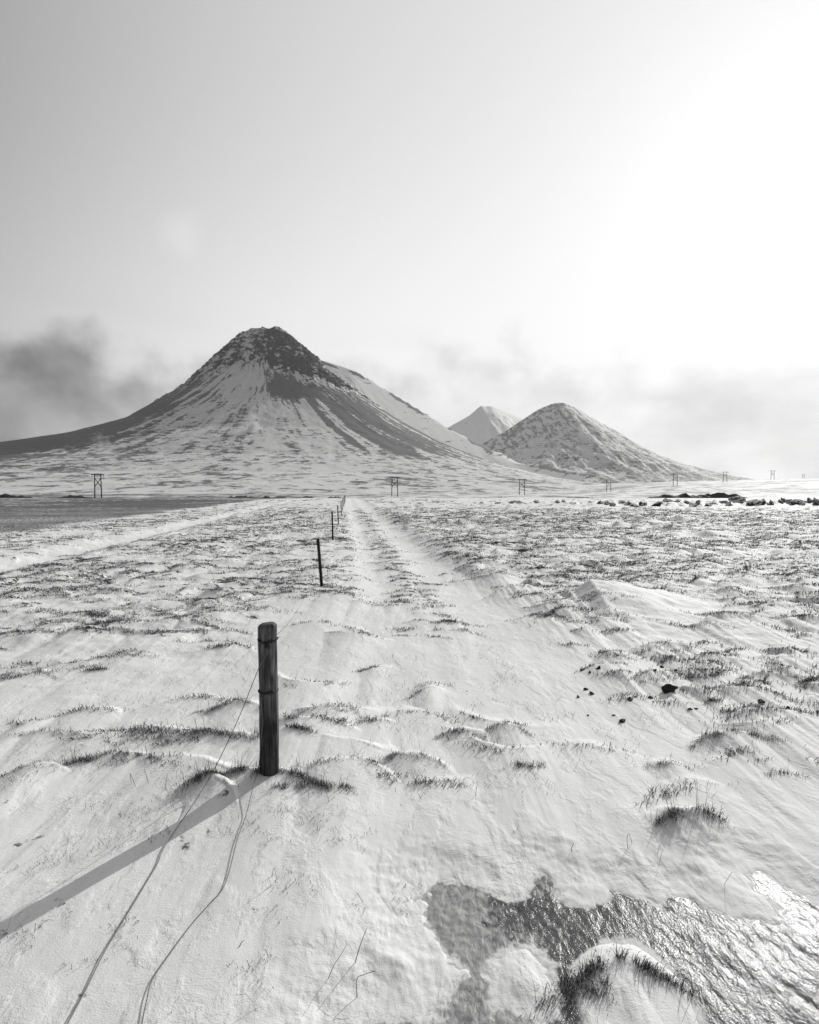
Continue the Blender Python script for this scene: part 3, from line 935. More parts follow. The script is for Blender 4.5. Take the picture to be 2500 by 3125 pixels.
build_main_mountain()
build_range('domed_mountain', [(1180, 1500), (1280, 1470), (1400, 1400), (1480, 1350), (1540, 1318), (1590, 1284), (1641, 1251), (1685, 1233), (1714, 1230), (1757, 1247), (1830, 1291), (1888, 1320),
             (1931, 1356), (2011, 1393), (2062, 1418), (2120, 1451), (2156, 1472), (2220, 1500), (2260, 1510)], 4600.0, 1900.0, 1800.0, 1.35, 'domed_mountain_ground', 0.465,
            [(1640, 1418, 80, 22), (1570, 1410, 40, 16), (1760, 1440, 40, 10)], 1)
build_range('far_peak', [(1180, 1460), (1300, 1350), (1373, 1302), (1431, 1270), (1467, 1239), (1480, 1243), (1496, 1240), (1540, 1259), (1590, 1277), (1680, 1330), (1800, 1420), (1900, 1500)],
            7200.0, 3600.0, 2200.0, 1.25, 'far_peak_ground', 0.22, None, 2, 300, 110, 0.6, 0.8)
build_range('far_slope', [(-900, 1500), (-500, 1455), (-200, 1430), (0, 1420), (200, 1440), (500, 1480), (700, 1500)], 4200.0, 1500.0, 1500.0, 1.3, 'far_slope_ground', 0.45, None, 3, 160, 60)


# ------------------------------------------------------------------ grass
def blades(base, lean, length, width, bend, seed=0):
    """base (n,3), lean (n,2) unit; returns verts, tris (3 per blade)"""
    n = len(base); rg = np.random.default_rng(seed)
    ang = rg.random(n) * 2 * np.pi
    side = np.stack([np.cos(ang), np.sin(ang), np.zeros(n)], -1)
    ln = np.stack([lean[:, 0], lean[:, 1], np.zeros(n)], -1)
    up = np.array((0, 0, 1.0))
    L = length[:, None]; W = width[:, None]; B = bend[:, None]
    low = base - up * 0.02
    mid = base + up * L * (0.55 - 0.18 * B) + ln * L * 0.42 * B
    tip = base + up * L * (0.95 - 0.62 * B) + ln * L * 0.92 * B
    V = np.stack([low - side * W / 2, low + side * W / 2, mid - side * W * 0.4, mid + side * W * 0.4, tip], 1).reshape(-1, 3)
    o = (np.arange(n) * 5)[:, None]
    T = np.concatenate([o + np.array([[0, 1, 2]]), o + np.array([[1, 3, 2]]), o + np.array([[2, 3, 4]])], 0)
    return V, T


def crest_points(rg, n, x0, y0, w, curve, skew, spread):
    """ragged clumps strewn along a crest"""
    nc = max(2, int(2 + w * 14 * rg.random()))
    tc = rg.uniform(-1, 1, nc); oy = rg.normal(0, spread * 0.75, nc); rc = rg.uniform(0.2, 1.0, nc) * (0.03 + spread)
    p = rc ** 1.3; ci = rg.choice(nc, n, p=p / p.sum())
    x = x0 + tc[ci] * w + rg.normal(0, 1, n) * rc[ci] * 1.3
    t = (x - x0) / w
    y = y0 - curve * w * t * t * 0.6 + skew * t * w + oy[ci] + rg.normal(0, 1, n) * rc[ci] * 0.30
    return x, y


def leans(rg, n, spread=1.1):
    a = -math.pi / 2 + rg.normal(0, spread, n)
    return np.stack([np.cos(a), np.sin(a)], -1)


def build_meadow():
    rg = np.random.default_rng(77)
    bx, by, ln, wd = [], [], [], []
    for (x, y, w, a, d, cv, sk) in CREST:
        n = int((27 + 120 * w) * d * (2.8 if y < 7 else 1.7 if y < 12 else 1.0 if y < 18 else 0.5))
        px, py = crest_points(rg, n, x, y, w, cv, sk, 0.03 + 0.012 * y ** 0.5)
        py = py - warp_y(px, py)
        bx.append(px); by.append(py)
        ln.append((0.25 + 0.75 * rg.random(n) ** 1.7) * (0.036 + 0.045 * rg.random() + 0.0015 * y))
        wd.append(np.full(n, 0.0024 + 0.00065 * y))
    # scattered single blades and specks, the fine stubble of the left foreground, and stray tall stems
    def strays(n, x0, x1, y0, y1, l0, l1, cond=None):
        x = rg.uniform(x0, x1, n); y = rg.uniform(y0, y1, n)
        pt = fbm(x / 0.5, y / 0.4, 3, 83)
        k = pt > 0.10
        if cond is not None: k &= cond(x, y)
        bx.append(x[k]); by.append(y[k]); ln.append(rg.uniform(l0, l1, k.sum())); wd.append(np.full(k.sum(), 0.0022))
    strays(9000, -2.6, 0.1, 1.5, 3.3, 0.008, 0.04, lambda x, y: fbm(x / .16, y / .14, 2, 85) > 0.05)
    strays(4500, -4.0, 1.0, 2.6, 5.5, 0.01, 0.06)
    strays(4500, 0.4, 4.6, 3.0, 6.0, 0.01, 0.05)
    strays(420, -2.2, 1.8, 1.6, 4.5, 0.05, 0.14)
    strays(1800, -11, -0.6, 6, 16, 0.08, 0.22)
    bx = np.concatenate(bx); by = np.concatenate(by); ln = np.concatenate(ln); wd = np.concatenate(wd)
    ok = (np.abs(np.arctan2(bx, by)) < 0.75)
    sdice = np.where((bx > -0.6) & (bx < 2.6) & (by < 3.2), sdist(ICE_POLY, bx, by), -1)
    ok &= sdice < 0.0
    bx, by, ln, wd = bx[ok], by[ok], ln[ok], wd[ok]
    z = heights(bx, by)
    n = len(bx)
    V, T = blades(np.stack([bx, by, z], -1), leans(rg, n), ln, wd, np.clip(rg.normal(0.95, 0.30, n), 0, 1.3), 3)
    o = add_obj('grass', np_mesh('grass', V, T, False), M_GRASS)
    tag(o, 'dry dark grass poking through the snow in thin wind-combed crests', 'grass', None, 'stuff')
    print('meadow blades', n)


build_meadow()


def build_tufts():
    rg = np.random.default_rng(91)
    for (px, py, w, amp, tail, nb, lng, lab, cv) in TUFTS:
        x0, y0 = on_level(px, py, amp)
        nb = int(nb * 3.4)
        nc = max(5, int(w / 0.022))
        tc = np.linspace(-1, 1, nc) + rg.normal(0, 1.0 / nc, nc); oy = rg.normal(0, 0.02, nc); rc = rg.uniform(0.2, 1.0, nc) ** 1.4 * 0.034
        lc = rg.uniform(0.45, 1.15, nc); dirc = rg.uniform(-2.6, -0.5, nc)
        p = rc ** 1.2; ci = rg.choice(nc, nb, p=p / p.sum())
        ox, oyb = rg.normal(0, 1, nb) * rc[ci] * 1.15, rg.normal(0, 1, nb) * rc[ci] * 0.6
        stray = rg.random(nb) < 0.12
        x = np.where(stray, x0 + rg.uniform(-1.15, 1.15, nb) * w, x0 + tc[ci] * w + ox)
        t = (x - x0) / w
        y = y0 - cv * w * t * t + np.where(stray, rg.normal(0, 0.03, nb), oy[ci] + oyb); y = y - warp_y(x, y)
        z = heights(x, y)
        L = lng * lc[ci] * (0.18 + 0.82 * rg.random(nb) ** 1.5); tall = rg.random(nb) < 0.025
        L = np.where(stray, L * 0.5, np.where(tall, lng * rg.uniform(1.3, 2.2, nb), L))
        bend = np.clip(rg.normal(0.85, 0.35, nb), 0.1, 1.35); bend = np.where(tall, bend * 0.45, bend)
        a = dirc[ci] + rg.normal(0, 0.9, nb)
        lean = np.stack([np.cos(a), np.sin(a)], -1)
        V, T = blades(np.stack([x, y, z], -1), lean, L, rg.uniform(0.0014, 0.0032, nb), bend, rg.integers(1e6))
        zb = height(x0, y0)
        V = V - np.array((x0, y0, zb))
        o = add_obj('grass_tuft', np_mesh('grass_tuft', V, T, False), M_GRASS, None, (x0, y0, zb))
        tag(o, lab, 'grass tuft', 'grass tufts of the foreground')


build_tufts()


# ------------------------------------------------------------------ fence
def post_mesh(rad, h, below, seg=28, rings=40, rough=0.0016, chamfer=0.012, seed=1):
    zs = np.concatenate([np.linspace(-below, h - chamfer, rings), [h - chamfer * .35, h]])
    rs = np.concatenate([np.full(rings, rad), [rad - chamfer * 0.45, rad - chamfer]])
    a = np.linspace(0, 2 * np.pi, seg, endpoint=False)
    A, ZZ = np.meshgrid(a, zs)
    Rm = rs[:, None] + rough * fbm(A * 3.2 / 1.0, ZZ * 3, 3, seed) * 2 + 0.0022 * np.cos(A * 2 + 0.6)
    tiltz = np.where(ZZ > h - chamfer * 1.01, 0.004 * np.cos(A - 0.4), 0)
    V = np.stack([Rm * np.cos(A), Rm * np.sin(A), ZZ + tiltz], -1).reshape(-1, 3)
    Q = grid_faces(len(zs), seg, True)
    c = len(V); V = np.vstack([V, [[0, 0, h + 0.001]], [[0, 0, -below]]])
    b = (len(zs) - 1) * seg
    T = [(b + k, b + (k + 1) % seg, c) for k in range(seg)] + [((k + 1) % seg, k, c + 1) for k in range(seg)]
    return V, [Q, np.array(T)]


def loop_mesh(rad, z, wire=0.0035, sag=0.0, twist=True, seed=0):
    n = 40; pts = []
    for k in range(n + 6):
        a = -math.pi / 2 + 2 * math.pi * k / n
        front = max(0.0, -math.sin(a))
        pts.append(((rad + wire * 0.9 + (0.002 if k > n else 0)) * math.cos(a), (rad + wire * 0.9) * math.sin(a), z - sag * front ** 2 + 0.012 * max(0, k - n + 1) / 6))
    parts = [tube(pts, wire, 7)]
    return parts


def build_near_post():
    x, y, _ = on_ground(822, 2352)
    z = height(x, y) - 0.0
    root = empty('fence_post', (x, y, z))
    d = math.hypot(x, y)
    top = None
    # height so that the head of the post reaches its place in the picture
    rt = ray(820, 1903); H = CAM_H + rt[2] * (y / rt[1]) - z
    rad = 0.5 * 54 / FPX * (y * math.cos(PITCH) + (CAM_H - z - H / 2) * math.sin(PITCH))
    v, f = post_mesh(rad, H, 0.35, 48, 70, 0.0032, 0.013, 5)
    v[:, 0] += 0.0015 * np.sin(v[:, 2] * 5.1)
    body = add_obj('post', np_mesh('post', v, f), M_POST, root)
    def zat(py): rt = ray(820, py); return CAM_H + rt[2] * ((y - rad) / rt[1]) - z
    z1, z2 = zat(1957), zat(2116)
    parts = loop_mesh(rad, z1, 0.0042, 0.010)
    # twisted knot of the upper tie
    kn = [((0.010 * math.cos(t * 1.9) + 0.003), -(rad + 0.008) - 0.004 * math.sin(t * 1.9), z1 - 0.012 - 0.004 * t) for t in np.linspace(0, 7, 40)]
    parts.append(tube(kn, 0.0034, 6))
    kn2 = [(0.014 + 0.010 * math.cos(t), -(rad + 0.009), z1 - 0.030 + 0.008 * math.sin(t)) for t in np.linspace(0, 2 * math.pi, 20)]
    parts.append(tube(kn2, 0.0026, 6))
    ends = [[(rad + 0.004, -0.012, z1 + 0.004), (rad + 0.016, -0.03, z1 + 0.016), (rad + 0.03, -0.045, z1 + 0.024)]]
    parts.append(tube(ends[0], 0.0016, 5))
    v, f = join_parts(parts)
    add_obj('wire_tie', np_mesh('wire_tie', v, f), M_WIREDARK, root)['label'] = 'upper dark wire tie twisted into a knot'
    parts = loop_mesh(rad, z2, 0.0042, 0.002)
    st = [(-0.026, -(rad + 0.003), z2 - 0.006), (-0.026, -(rad + 0.0065), z2 - 0.012), (-0.026, -(rad + 0.003), z2 - 0.022)]
    parts.append(tube(st, 0.003, 6))
    v, f = join_parts(parts)
    add_obj('wire_tie', np_mesh('wire_tie', v, f), M_WIREDARK, root)['label'] = 'lower dark wire tie round the post'
    tag(root, 'thick round wooden fence post with two wire ties, nearest the viewer', 'fence post', 'posts of the fence beside the track')
    return (x, y, z, rad, H, z1, z2)


NEAR = build_near_post()


def build_stakes():
    data = [((982, 1803), 0.77, -4.0, 'slanting dark fence stake second from the viewer'),
            ((1016, 1657), 0.87, -1.2, 'dark fence stake third from the viewer'),
            ((1033, 1605), 0.85, -2.0, 'dark fence stake fourth from the viewer'),
            ((1042, 1576), 0.88, -1.0, 'fifth fence stake from the viewer, just before the crowded far ones'),
            ((1046, 1557), 0.88, 0.6, 'far dark fence stake in the crowded end of the fence row'),
            ((1049.5, 1547.5), 0.88, 0.0, 'far dark fence stake in the crowded end of the fence row'),
            ((1051.5, 1540), 0.88, 0.8, 'far dark fence stake in the crowded end of the fence row'),
            ((1054, 1534), 0.88, -0.6, 'far dark fence stake in the crowded end of the fence row')]
    fixed = [8.95, 16.8, 24.6, 32.8, 41.0, 49.0, 57.0, 65.0]
    for k, ((px, py), h, tilt, lab) in enumerate(data):
        d = ray(px, py); y = fixed[k]; x = d[0] / d[1] * y
        v, f = post_mesh(0.0235, h + 0.0, 0.3, 10, 8, 0.0008, 0.004, 20 + k)
        o = add_obj('fence_stake', np_mesh('fence_stake', v, f), M_STAKE, None, (x, y, height(x, y)))
        o.rotation_euler = (0, math.radians(tilt), k * 0.7) if False else (math.radians(0.6 * (-1) ** k), math.radians(tilt), 0)
        tag(o, lab, 'fence stake', 'stakes of the fence beside the track')
        STAKES.append((x, y, height(x, y), h, tilt))


STAKES = []
build_stakes()


def smooth_path(pts, n=8):
    pts = [np.array(p, float) for p in pts]
    out = []
    P = [2 * pts[0] - pts[1]] + pts + [2 * pts[-1] - pts[-2]]
    for i in range(1, len(P) - 2):
        p0, p1, p2, p3 = P[i - 1], P[i], P[i + 1], P[i + 2]
        for t in np.linspace(0, 1, n, endpoint=False):
            out.append(0.5 * ((2 * p1) + (-p0 + p2) * t + (2 * p0 - 5 * p1 + 4 * p2 - p3) * t * t + (-p0 + 3 * p1 - 3 * p2 + p3) * t ** 3))
    out.append(pts[-1])
    return out


def wire_ground(px, py, lift=0.006):
    x, y, z = on_ground(px, py)
    return (x, y, z + lift)


def build_wires():
    x, y, z, rad, H, z1, z2 = NEAR
    fy = y - rad - 0.008
    # upper wire: hangs from the knot and runs down over the snow to the lower left
    up = [(x + 0.012, fy - 0.004, z + z1 - 0.03), (x + 0.004, fy, z + z1 - 0.075), (x - 0.022, fy + 0.004, z + z1 - 0.12), (x - rad - 0.006, y - 0.03, z + z1 - 0.18),
          (x - rad - 0.10, y - 0.06, z + z1 - 0.42)]
    up += [wire_ground(px, py, l) for px, py, l in ((655, 2375, .05), (600, 2450, .02), (505, 2585, .008), (480, 2640, .006), (430, 2725, .006), (385, 2800, .006), (320, 2910, .008), (260, 3030, .006), (205, 3135, .008), (150, 3260, .008))]
    v, f = tube(smooth_path(up), 0.0021, 6)
    o = add_obj('fence_wire', np_mesh('fence_wire', v, f), M_WIRE)
    tag(o, 'loose fence wire from the upper tie, left one of two trailing to the bottom edge', 'wire', 'slack wires of the fence')
    lo = [(x - 0.026, fy + 0.002, z + z2 - 0.045), (x - 0.020, fy - 0.002, z + z2 - 0.10), (x - 0.017, fy - 0.002, z + z2 - 0.16), (x - 0.030, fy + 0.004, z + z2 - 0.25), (x - rad - 0.002, y - 0.03, z + 0.03)]
    lo += [wire_ground(px, py, l) for px, py, l in ((775, 2410, .03), (752, 2490, .01), (725, 2565, .008), (688, 2700, .006), (640, 2762, .006), (585, 2825, .006), (520, 2915, .008), (465, 2995, .006), (448, 3060, .008), (432, 3140, .006), (420, 3260, .008))]
    v, f = tube(smooth_path(lo), 0.0018, 6)
    o = add_obj('fence_wire', np_mesh('fence_wire', v, f), M_WIRE)
    tag(o, 'loose fence wire from the lower tie, right one of two trailing to the bottom edge', 'wire', 'slack wires of the fence')
    # slack wire from the second stake back to the near post
    sx, sy, sz, sh, st = STAKES[0]
    a = np.array((sx - 0.04, sy - 0.03, sz + sh * 0.72)); b = np.array((x + rad * 0.6, y + rad, z + z1))
    pts = []
    for t in np.linspace(0, 1, 24):
        p = a * (1 - t) + b * t; p[2] -= 0.9 * t * (1 - t) * 0.8
        p[2] = max(p[2], height(p[0], p[1]) + 0.006)
        pts.append(p)
    v, f = tube(pts, 0.0016, 5)
    o = add_obj('fence_wire', np_mesh('fence_wire', v, f), M_WIRE)
    tag(o, 'thin slack wire between the near post and the slanting second stake', 'wire', 'slack wires of the fence')


build_wires()


# ------------------------------------------------------------------ power line
def box(cx, cy, cz, sx, sy, sz):
    V = np.array([(cx + a * sx / 2, cy + b * sy / 2, cz + c * sz / 2) for a in (-1, 1) for b in (-1, 1) for c in (-1, 1)])
    F = np.array([(0, 1, 3, 2), (4, 6, 7, 5), (0, 4, 5, 1), (2, 3, 7, 6), (0, 2, 6, 4), (1, 5, 7, 3)])
    return V, [F]


def build_pylons():
    data = [(300, 1525, 79, 'nearest wooden H-frame power pylon, standing left of the fence before the big mountain'),
            (1205, 1517, 61, 'H-frame power pylon on the plain just right of the far end of the fence'),
            (1593, 1505, 50, 'H-frame power pylon on the plain below the domed mountain, third from left'),
            (1858, 1500, 39, 'H-frame power pylon below the right slope of the domed mountain, fourth from left'),
            (2061, 1480, 38, 'H-frame power pylon before the right foot of the domed mountain'),
            (2213, 1472, 32, 'H-frame power pylon on the skyline nearest the domed mountain'),
            (2358, 1464, 28, 'skyline H-frame power pylon second from the right edge'),
            (2452, 1466, 18, 'smallest and farthest H-frame power pylon at the right edge')]
    meshes = None
    for (px, py, hp, lab) in data:
        H = 19.0
        d = H * FPX / hp
        rt = ray(px, py); k = d / rt[1]
        x, y = rt[0] * k, d
        zg = height(x, y)
        ztarget = CAM_H + rt[2] * k
        root = empty('power_pylon', (x, y, zg))
        root.rotation_euler = (0, 0, math.radians(-14))
        if meshes is None:
            G = 5.4
            m = {}
            def mk(nm, parts):
                v, f = join_parts(parts); me = np_mesh(nm, v, f); return me
            m['pole'] = [mk('pole', [tube([(s * G / 2 * 1.12, 0, -3.0), (s * G / 2, 0, H)], [0.42, 0.34], 8)]) for s in (-1, 1)]
            m['crossarm'] = [mk('crossarm', [box(0, 0.36, H - 0.7, 10.8, 0.28, 0.62), box(0, -0.36, H - 0.7, 10.8, 0.28, 0.62)])]
            za, zb = H - 3.6, H - 10.0
            m['brace'] = [mk('brace', [tube([(-G / 2 * 1.02, s * .2, za if s > 0 else zb), (G / 2 * 1.02, s * .2, zb if s > 0 else za)], 0.26, 6)]) for s in (-1, 1)]
            m['brace'].append(mk('brace', [tube([(-G / 2 * 1.06, 0, zb - .2), (G / 2 * 1.06, 0, zb - .2)], 0.09, 6)]))
            def ins(xc):
                return [tube([(xc, 0, H - 0.7), (xc, 0, H - 2.9)], 0.04, 6)] + [tube([(xc, 0, H - 1.0 - .3 * j), (xc, 0, H - 1.12 - .3 * j)], 0.24, 8) for j in range(6)]
            m['insulator'] = [mk('insulator', ins(xc)) for xc in (-5.0, 0.0, 5.0)]
            meshes = m
            first = True
        for nm, lst in meshes.items():
            for me in lst:
                o = bpy.data.objects.new(nm, me); col.objects.link(o); o.parent = root
                if not me.materials:
                    me.materials.append(M_INSUL if nm == 'insulator' else M_POLE)
        root.location.z = min(zg, ztarget + 1.0) if False else zg
        tag(root, lab, 'power pylon', 'H-frame pylons of the power line')
        print('pylon', px, 'ground', round(zg, 1), 'wanted', round(ztarget, 1))


build_pylons()


# ------------------------------------------------------------------ stones, clods, stalks
def stone_mesh(sx, sy, sz, seed, sub=3, rough=0.25, flat=0.0):
    import bmesh
    bm = bmesh.new(); bmesh.ops.create_icosphere(bm, subdivisions=sub, radius=1.0)
    co = np.array([v.co[:] for v in bm.verts])
    # facet the ball with a few random planes, then roughen
    rg = np.random.default_rng(seed)
    for _ in range(9):
        nrm = rg.normal(0, 1, 3); nrm /= np.linalg.norm(nrm); dd = rg.uniform(0.42, 0.8)
        q = co @ nrm - dd
        co = co - np.maximum(q, 0)[:, None] * nrm[None, :]
    f = fbm(co[:, 0] * 1.8 + co[:, 2] * 1.3, co[:, 1] * 1.8 - co[:, 2], 4, seed % 50)
    co = co * (1 + rough * f)[:, None] * np.array((sx, sy, sz))
    for v, c in zip(bm.verts, co): v.co = c
    me = bpy.data.meshes.new('stone'); bm.to_mesh(me); bm.free()
    me.polygons.foreach_set('use_smooth', np.zeros(len(me.polygons), bool)); me.update()
    return me


def build_stones():
    rg = random.Random(4)
    lst = [(2043, 2108, .060, .044, 'largest black stone lying on the snow at right, with a white seam')]
    for (px, py, s) in ((1788, 2105, .016), (1805, 2117, .020), (1765, 2128, .014), (1828, 2040, .022), (1776, 2047, .014), (1800, 2052, .014), (1925, 2135, .019), (1985, 2130, .016), (1940, 2128, .010),
                        (1900, 2203, .020), (1873, 2183, .009), (1794, 2184, .008), (2105, 2165, .012), (2125, 2163, .009), (2324, 2143, .018), (2063, 2045, .014), (2020, 2037, .016), (2000, 2047, .015), (2405, 2163, .016), (2388, 2030, .012)):
        lst.append((px, py, s * 1.35, s * .95, None))
    for k, (px, py, s, sz, lab) in enumerate(lst):
        x, y, z = on_ground(px, py)
        me = stone_mesh(s * 1.15, s * 0.8, sz, 300 + k, 3, 0.8)
        me.materials.append(M_ROCK)
        o = add_obj('stone', me, None, None, (x, y, z + sz * (0.30 if k == 0 else 0.12))); o.rotation_euler = (rg.uniform(-.3, .3), rg.uniform(-.3, .3), rg.uniform(0, 6) if k else 0.3)
        tag(o, lab or 'small dark stone half sunk in the snow among the grass at right', 'stone', 'stones on the snow at right')


build_stones()


M_BANK = None


def mat_capped(name, dark, lo, hi):
    m, nt, b = new_mat(name)
    P = nd(nt, 'ShaderNodeNewGeometry')
    sp = nd(nt, 'ShaderNodeSeparateXYZ'); nt.links.new(P.outputs['Normal'], sp.inputs[0])
    n = noise(nt, P.outputs['Position'], 2.2, 6.0, 0.65)
    k = mth(nt, 'ADD', sp.outputs[2], mth(nt, 'MULTIPLY', mth(nt, 'SUBTRACT', n, 0.5), 1.3))
    f = sstep(nt, k, lo, hi)
    v = mixv(nt, f, mth(nt, 'ADD', dark * 0.5, mth(nt, 'MULTIPLY', n, dark)), 0.8)
    nt.links.new(grey(nt, v), b.inputs['Base Color']); b.inputs['Roughness'].default_value = 0.85
    b.inputs['Specular IOR Level'].default_value = 0.2
    bump(nt, b, n, 0.08)
    return m


M_CLOD = mat_capped('snow_capped_turf', 0.05, -0.08, 0.35)
M_BANK = mat_capped('bare_soil_bank', 0.035, 1.12, 1.4)


def build_clods():
    rg = random.Random(19)
    spots = [(1895, 1546, 1.0, .5), (1915, 1540, 1.3, .6), (1935, 1541, .9, .5), (1962, 1540, .8, .5), (2005, 1538, 1.1, .5), (2030, 1541, 1.2, .6), (2045, 1532, 1.4, .6), (2068, 1540, 1.2, .7),
             (2095, 1541, .9, .5), (2113, 1545, 1.2, .6), (2130, 1538, .8, .4), (2160, 1541, 1.0, .5), (2205, 1543, 1.2, .6), (2222, 1538, .9, .6), (2250, 1541, 1.8, .9), (2262, 1550, 1.0, .5),
             (2290, 1541, 1.3, .6), (2312, 1528, 1.6, .6), (2307, 1549, 1.0, .5), (2330, 1550, 1.1, .7), (2355, 1540, .8, .5), (2375, 1552, 1.1, .6), (2392, 1535, .9, .7), (2420, 1538, 1.2, .6),
             (2432, 1552, 1.3, .6), (2452, 1535, 1.2, .7), (2475, 1536, 1.3, .8), (2495, 1552, 1.1, .9), (2210, 1553, .9, .4), (2175, 1552, .8, .4), (1800, 1543, .9, .4), (1830, 1541, .9, .45), (1855, 1541, .8, .4),
             (1870, 1539, .7, .45), (1700, 1537, .8, .4), (1640, 1535, .9, .4), (1590, 1537, 1.0, .5), (1575, 1540, .9, .4), (1560, 1545, .7, .35), (1520, 1549, .7, .3), (1470, 1553, .6, .3), (1720, 1543, .8, .4)]
    for k, (px, py, w, h) in enumerate(spots):
        D = 57.0 + rg.uniform(-8, 6) if px > 1750 else 62.0 + rg.uniform(-3, 3)
        rt = ray(px, py); x = rt[0] / rt[1] * D; y = D
        zg = height(x, y)
        me = stone_mesh(w * 0.46, w * 0.46 * rg.uniform(.7, 1.1), h * 0.72, 700 + k, 3, 0.9)
        me.materials.append(M_CLOD)
        o = add_obj('turf_clod', me, None, None, (x, y, zg + h * rg.uniform(-0.05, 0.2))); o.rotation_euler = (rg.uniform(-.2, .2), rg.uniform(-.2, .2), rg.uniform(0, 6))
        lab = 'snow-capped dark clod of turf in the ridge across the field at right'
        if k == 27: lab = 'black clod of turf cut by the right edge of the picture'
        if k == 14: lab = 'largest snow-capped clod in the ridge of turf at right'
        tag(o, lab, 'turf clod', 'clods of the turf ridge')


build_clods()


def soil_bank(px0, px1, py, D0, D1, h, wid, seed, lab):
    n = 60; m = 9
    t = np.linspace(0, 1, n)
    px = px0 + (px1 - px0) * t; D = D0 + (D1 - D0) * t
    X0 = (px - CXP) / FPX * D
    prof = np.sin(np.pi * t) ** 0.55 * (0.65 + 0.5 * fbm(t * 9, t * 0, 3, seed))
    V = []
    for j in range(m):
        u = j / (m - 1) * 2 - 1
        y = D + u * wid * 0.5
        zg = heights(X0, y)
        z = zg - 0.25 + np.maximum(prof, 0.02) * h * (1 - abs(u) ** 1.7) * (1 + 0.3 * fbm(t * 22, t * 0 + u * 2, 2, seed + 3))
        V.append(np.stack([X0, y, z], -1))
    V = np.array(V).reshape(-1, 3)
    o = add_obj('soil_bank', np_mesh('soil_bank', V, grid_faces(m, n)), M_BANK)
    tag(o, None, None, None, 'structure')


for a in ((-60, 108, 0, 330, 330, 3.9, 9, 1, ''), (165, 292, 0, 335, 350, 3.8, 10, 2, ''), (560, 640, 0, 420, 420, 1.2, 6, 12, ''), (690, 785, 0, 360, 380, 3.4, 9, 3, ''), (800, 830, 0, 380, 380, 3.2, 7, 4, ''), (835, 880, 0, 380, 420, 3.4, 7, 5, ''),
          (920, 965, 0, 400, 430, 3.4, 7, 6, ''), (995, 1050, 0, 420, 440, 3.2, 8, 7, ''), (1045, 1150, 0, 450, 450, 1.0, 6, 8, ''),
          (1960, 2200, 0, 240, 215, 2.8, 16, 9, ''), (2110, 2270, 0, 235, 190, 3.2, 14, 10, ''), (1700, 1870, 0, 300, 300, 1.8, 9, 11, ''), (1430, 1460, 0, 280, 280, 1.3, 5, 13, ''), (1500, 1560, 0, 280, 290, 1.5, 5, 14, '')):
    soil_bank(*a)


def build_haze():
    V, F = box(0, 0, 400, 19000, 19000, 1000)
    m = bpy.data.materials.new('haze_air'); m.use_nodes = True
    nt = m.node_tree; nt.nodes.clear()
    out = nd(nt, 'ShaderNodeOutputMaterial'); pv = nd(nt, 'ShaderNodeVolumePrincipled')
    pv.inputs['Color'].default_value = (0.95, 0.95, 0.95, 1); pv.inputs['Density'].default_value = HAZE; pv.inputs['Anisotropy'].default_value = 0.3
    nt.links.new(pv.outputs[0], out.inputs['Volume'])
    o = add_obj('haze', np_mesh('haze', V, F, False), m); tag(o, None, None, None, 'stuff')


HAZE = 0.000034
build_haze()



# ------------------------------------------------------------------ blown snow on the slope and a puff of cloud
def volume_puff(name, centre, size, density, seed, scale, aniso=0.4):
    import bmesh
    bm = bmesh.new(); bmesh.ops.create_icosphere(bm, subdivisions=4, radius=1.0)
    me = bpy.data.meshes.new(name); bm.to_mesh(me); bm.free()
    m = bpy.data.materials.new(name + '_vapour'); m.use_nodes = True
    nt = m.node_tree; nt.nodes.clear()
    out = nd(nt, 'ShaderNodeOutputMaterial'); pv = nd(nt, 'ShaderNodeVolumePrincipled')
    P = obj_coord(nt)
    ln = nd(nt, 'ShaderNodeVectorMath', operation='LENGTH'); nt.links.new(P, ln.inputs[0])
    off = nd(nt, 'ShaderNodeVectorMath', operation='ADD'); nt.links.new(P, off.inputs[0]); off.inputs[1].default_value = (seed, seed * 0.7, 0)
    n = noise(nt, off.outputs[0], scale, 5.0, 0.6, 0.8)
    f = mth(nt, 'ADD', mth(nt, 'SUBTRACT', 1.0, ln.outputs['Value']), mth(nt, 'MULTIPLY', mth(nt, 'SUBTRACT', n, 0.55), 2.6))
    dn = mth(nt, 'MULTIPLY', sstep(nt, f, 0.15, 0.9), density)
    pv.inputs['Color'].default_value = (0.97, 0.97, 0.97, 1); pv.inputs['Anisotropy'].default_value = aniso
    nt.links.new(dn, pv.inputs['Density']); nt.links.new(pv.outputs[0], out.inputs['Volume'])
    o = add_obj(name, me, m, None, centre); o.scale = size
    return o


def at_dist(px, py, D):
    r_ = ray(px, py); k = D / r_[1]
    return (r_[0] * k, D, CAM_H + r_[2] * k)


p = volume_puff('snow_plume', at_dist(772, 1300, 1850.0), (56, 34, 48), 0.10, 3.1, 1.5, 0.7)
tag(p, 'white puff of wind-blown snow on the face of the big mountain', 'snow plume', 'plumes of blown snow', 'thing')
p = volume_puff('snow_plume', at_dist(325, 1375, 1500.0), (60, 30, 60), 0.02, 7.7, 1.3, 0.65)
tag(p, 'faint veil of blown snow on the left slope above the nearest pylon', 'snow plume', 'plumes of blown snow', 'thing')


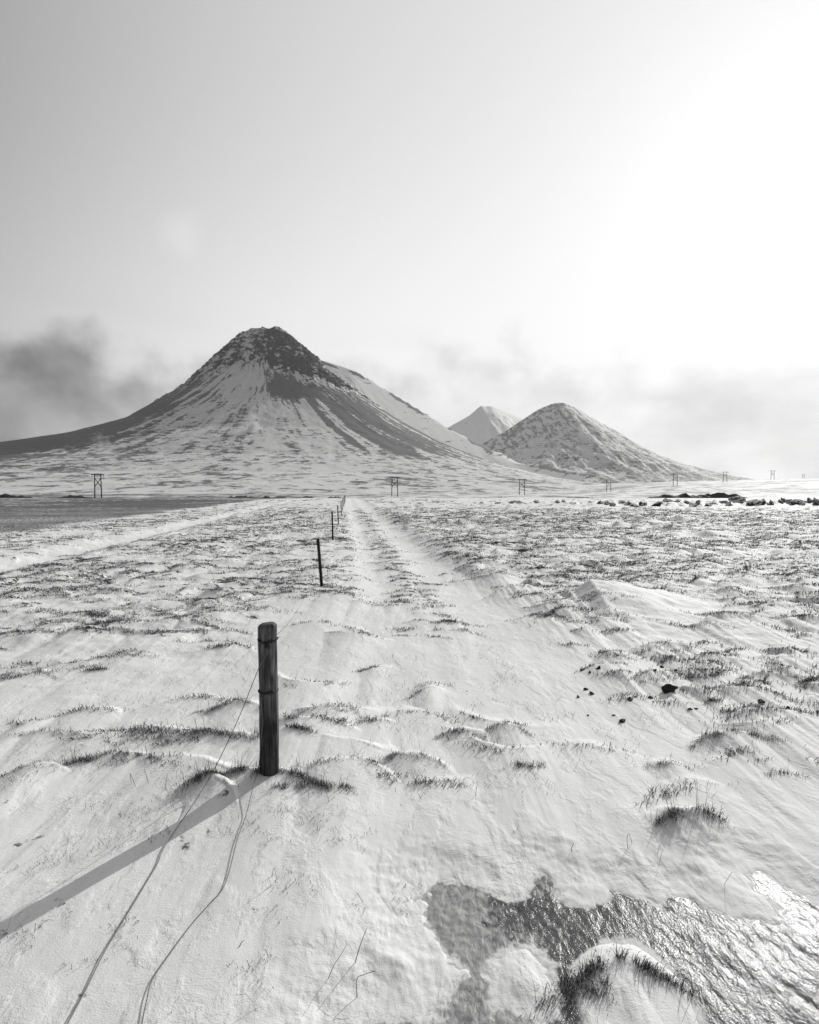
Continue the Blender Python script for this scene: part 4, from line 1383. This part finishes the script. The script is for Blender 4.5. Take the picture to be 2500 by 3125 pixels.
# ------------------------------------------------------------------ dry stalks sticking out of the near snow
def stalk(root_px, pts_px, rad, lab):
    x, y, z = on_ground(*root_px)
    P = [(x, y, z - 0.015)]
    for k, (px, py) in enumerate(pts_px):
        rt = ray(px, py); yy = y + 0.012 * (k + 1); kk = yy / rt[1]
        P.append((rt[0] * kk, yy, CAM_H + rt[2] * kk))
    P = smooth_path(P, 4) if len(P) > 2 else [np.array(P[0]), (np.array(P[0]) + np.array(P[1])) / 2, np.array(P[1])]
    v, f = tube(P, np.linspace(rad, rad * 0.55, len(P)), 5)
    v = v - np.array((x, y, z))
    o = add_obj('dry_stalk', np_mesh('dry_stalk', v, f), M_STALK, None, (x, y, z))
    tag(o, lab, 'dry stalk', 'dry stalks in the near snow')


stalk((1080, 2940), [(1098, 2890), (1119, 2834)], 0.0016, 'tall straight dry stalk at the bottom, left of the ice')
stalk((1091, 3046), [(1089, 2990), (1110, 2975), (1146, 2963)], 0.0013, 'dry stalk bent sharply to the right, left of the ice')
stalk((996, 2988), [(1020, 2945), (1037, 2920), (1060, 2880)], 0.0011, 'thin crooked dry stalk leaning right, left of the tall straight one')
stalk((724, 2894), [(735, 2880), (744, 2870)], 0.0018, 'short thick dry stub in the snow between the wires and the ice')
stalk((417, 2401), [(406, 2380), (397, 2361), (402, 2400), (406, 2436)], 0.0013, 'dry stem folded into an upside-down V, left of the near post')
stalk((455, 2390), [(446, 2365), (440, 2345)], 0.0014, 'short leaning dry stem just left of the near post')
stalk((828, 2676), [(836, 2648), (843, 2676)], 0.0011, 'tiny folded dry stem standing below the near post')
stalk((1005, 2690 - 240), [(1000, 2430), (990, 2405)], 0.0012, 'little upright stem right of the tangled tuft by the post')
stalk((1450, 2430), [(1455, 2405), (1458, 2391)], 0.0013, 'little upright stem on the bare snow right of centre')
stalk((1918, 2590), [(1914, 2560), (1921, 2545), (1930, 2580)], 0.0012, 'small folded stem between the ice and the bushy tuft')
stalk((1750, 2600), [(1745, 2590), (1752, 2572)], 0.0016, 'stub standing on the small ice-tailed lump above the ice')
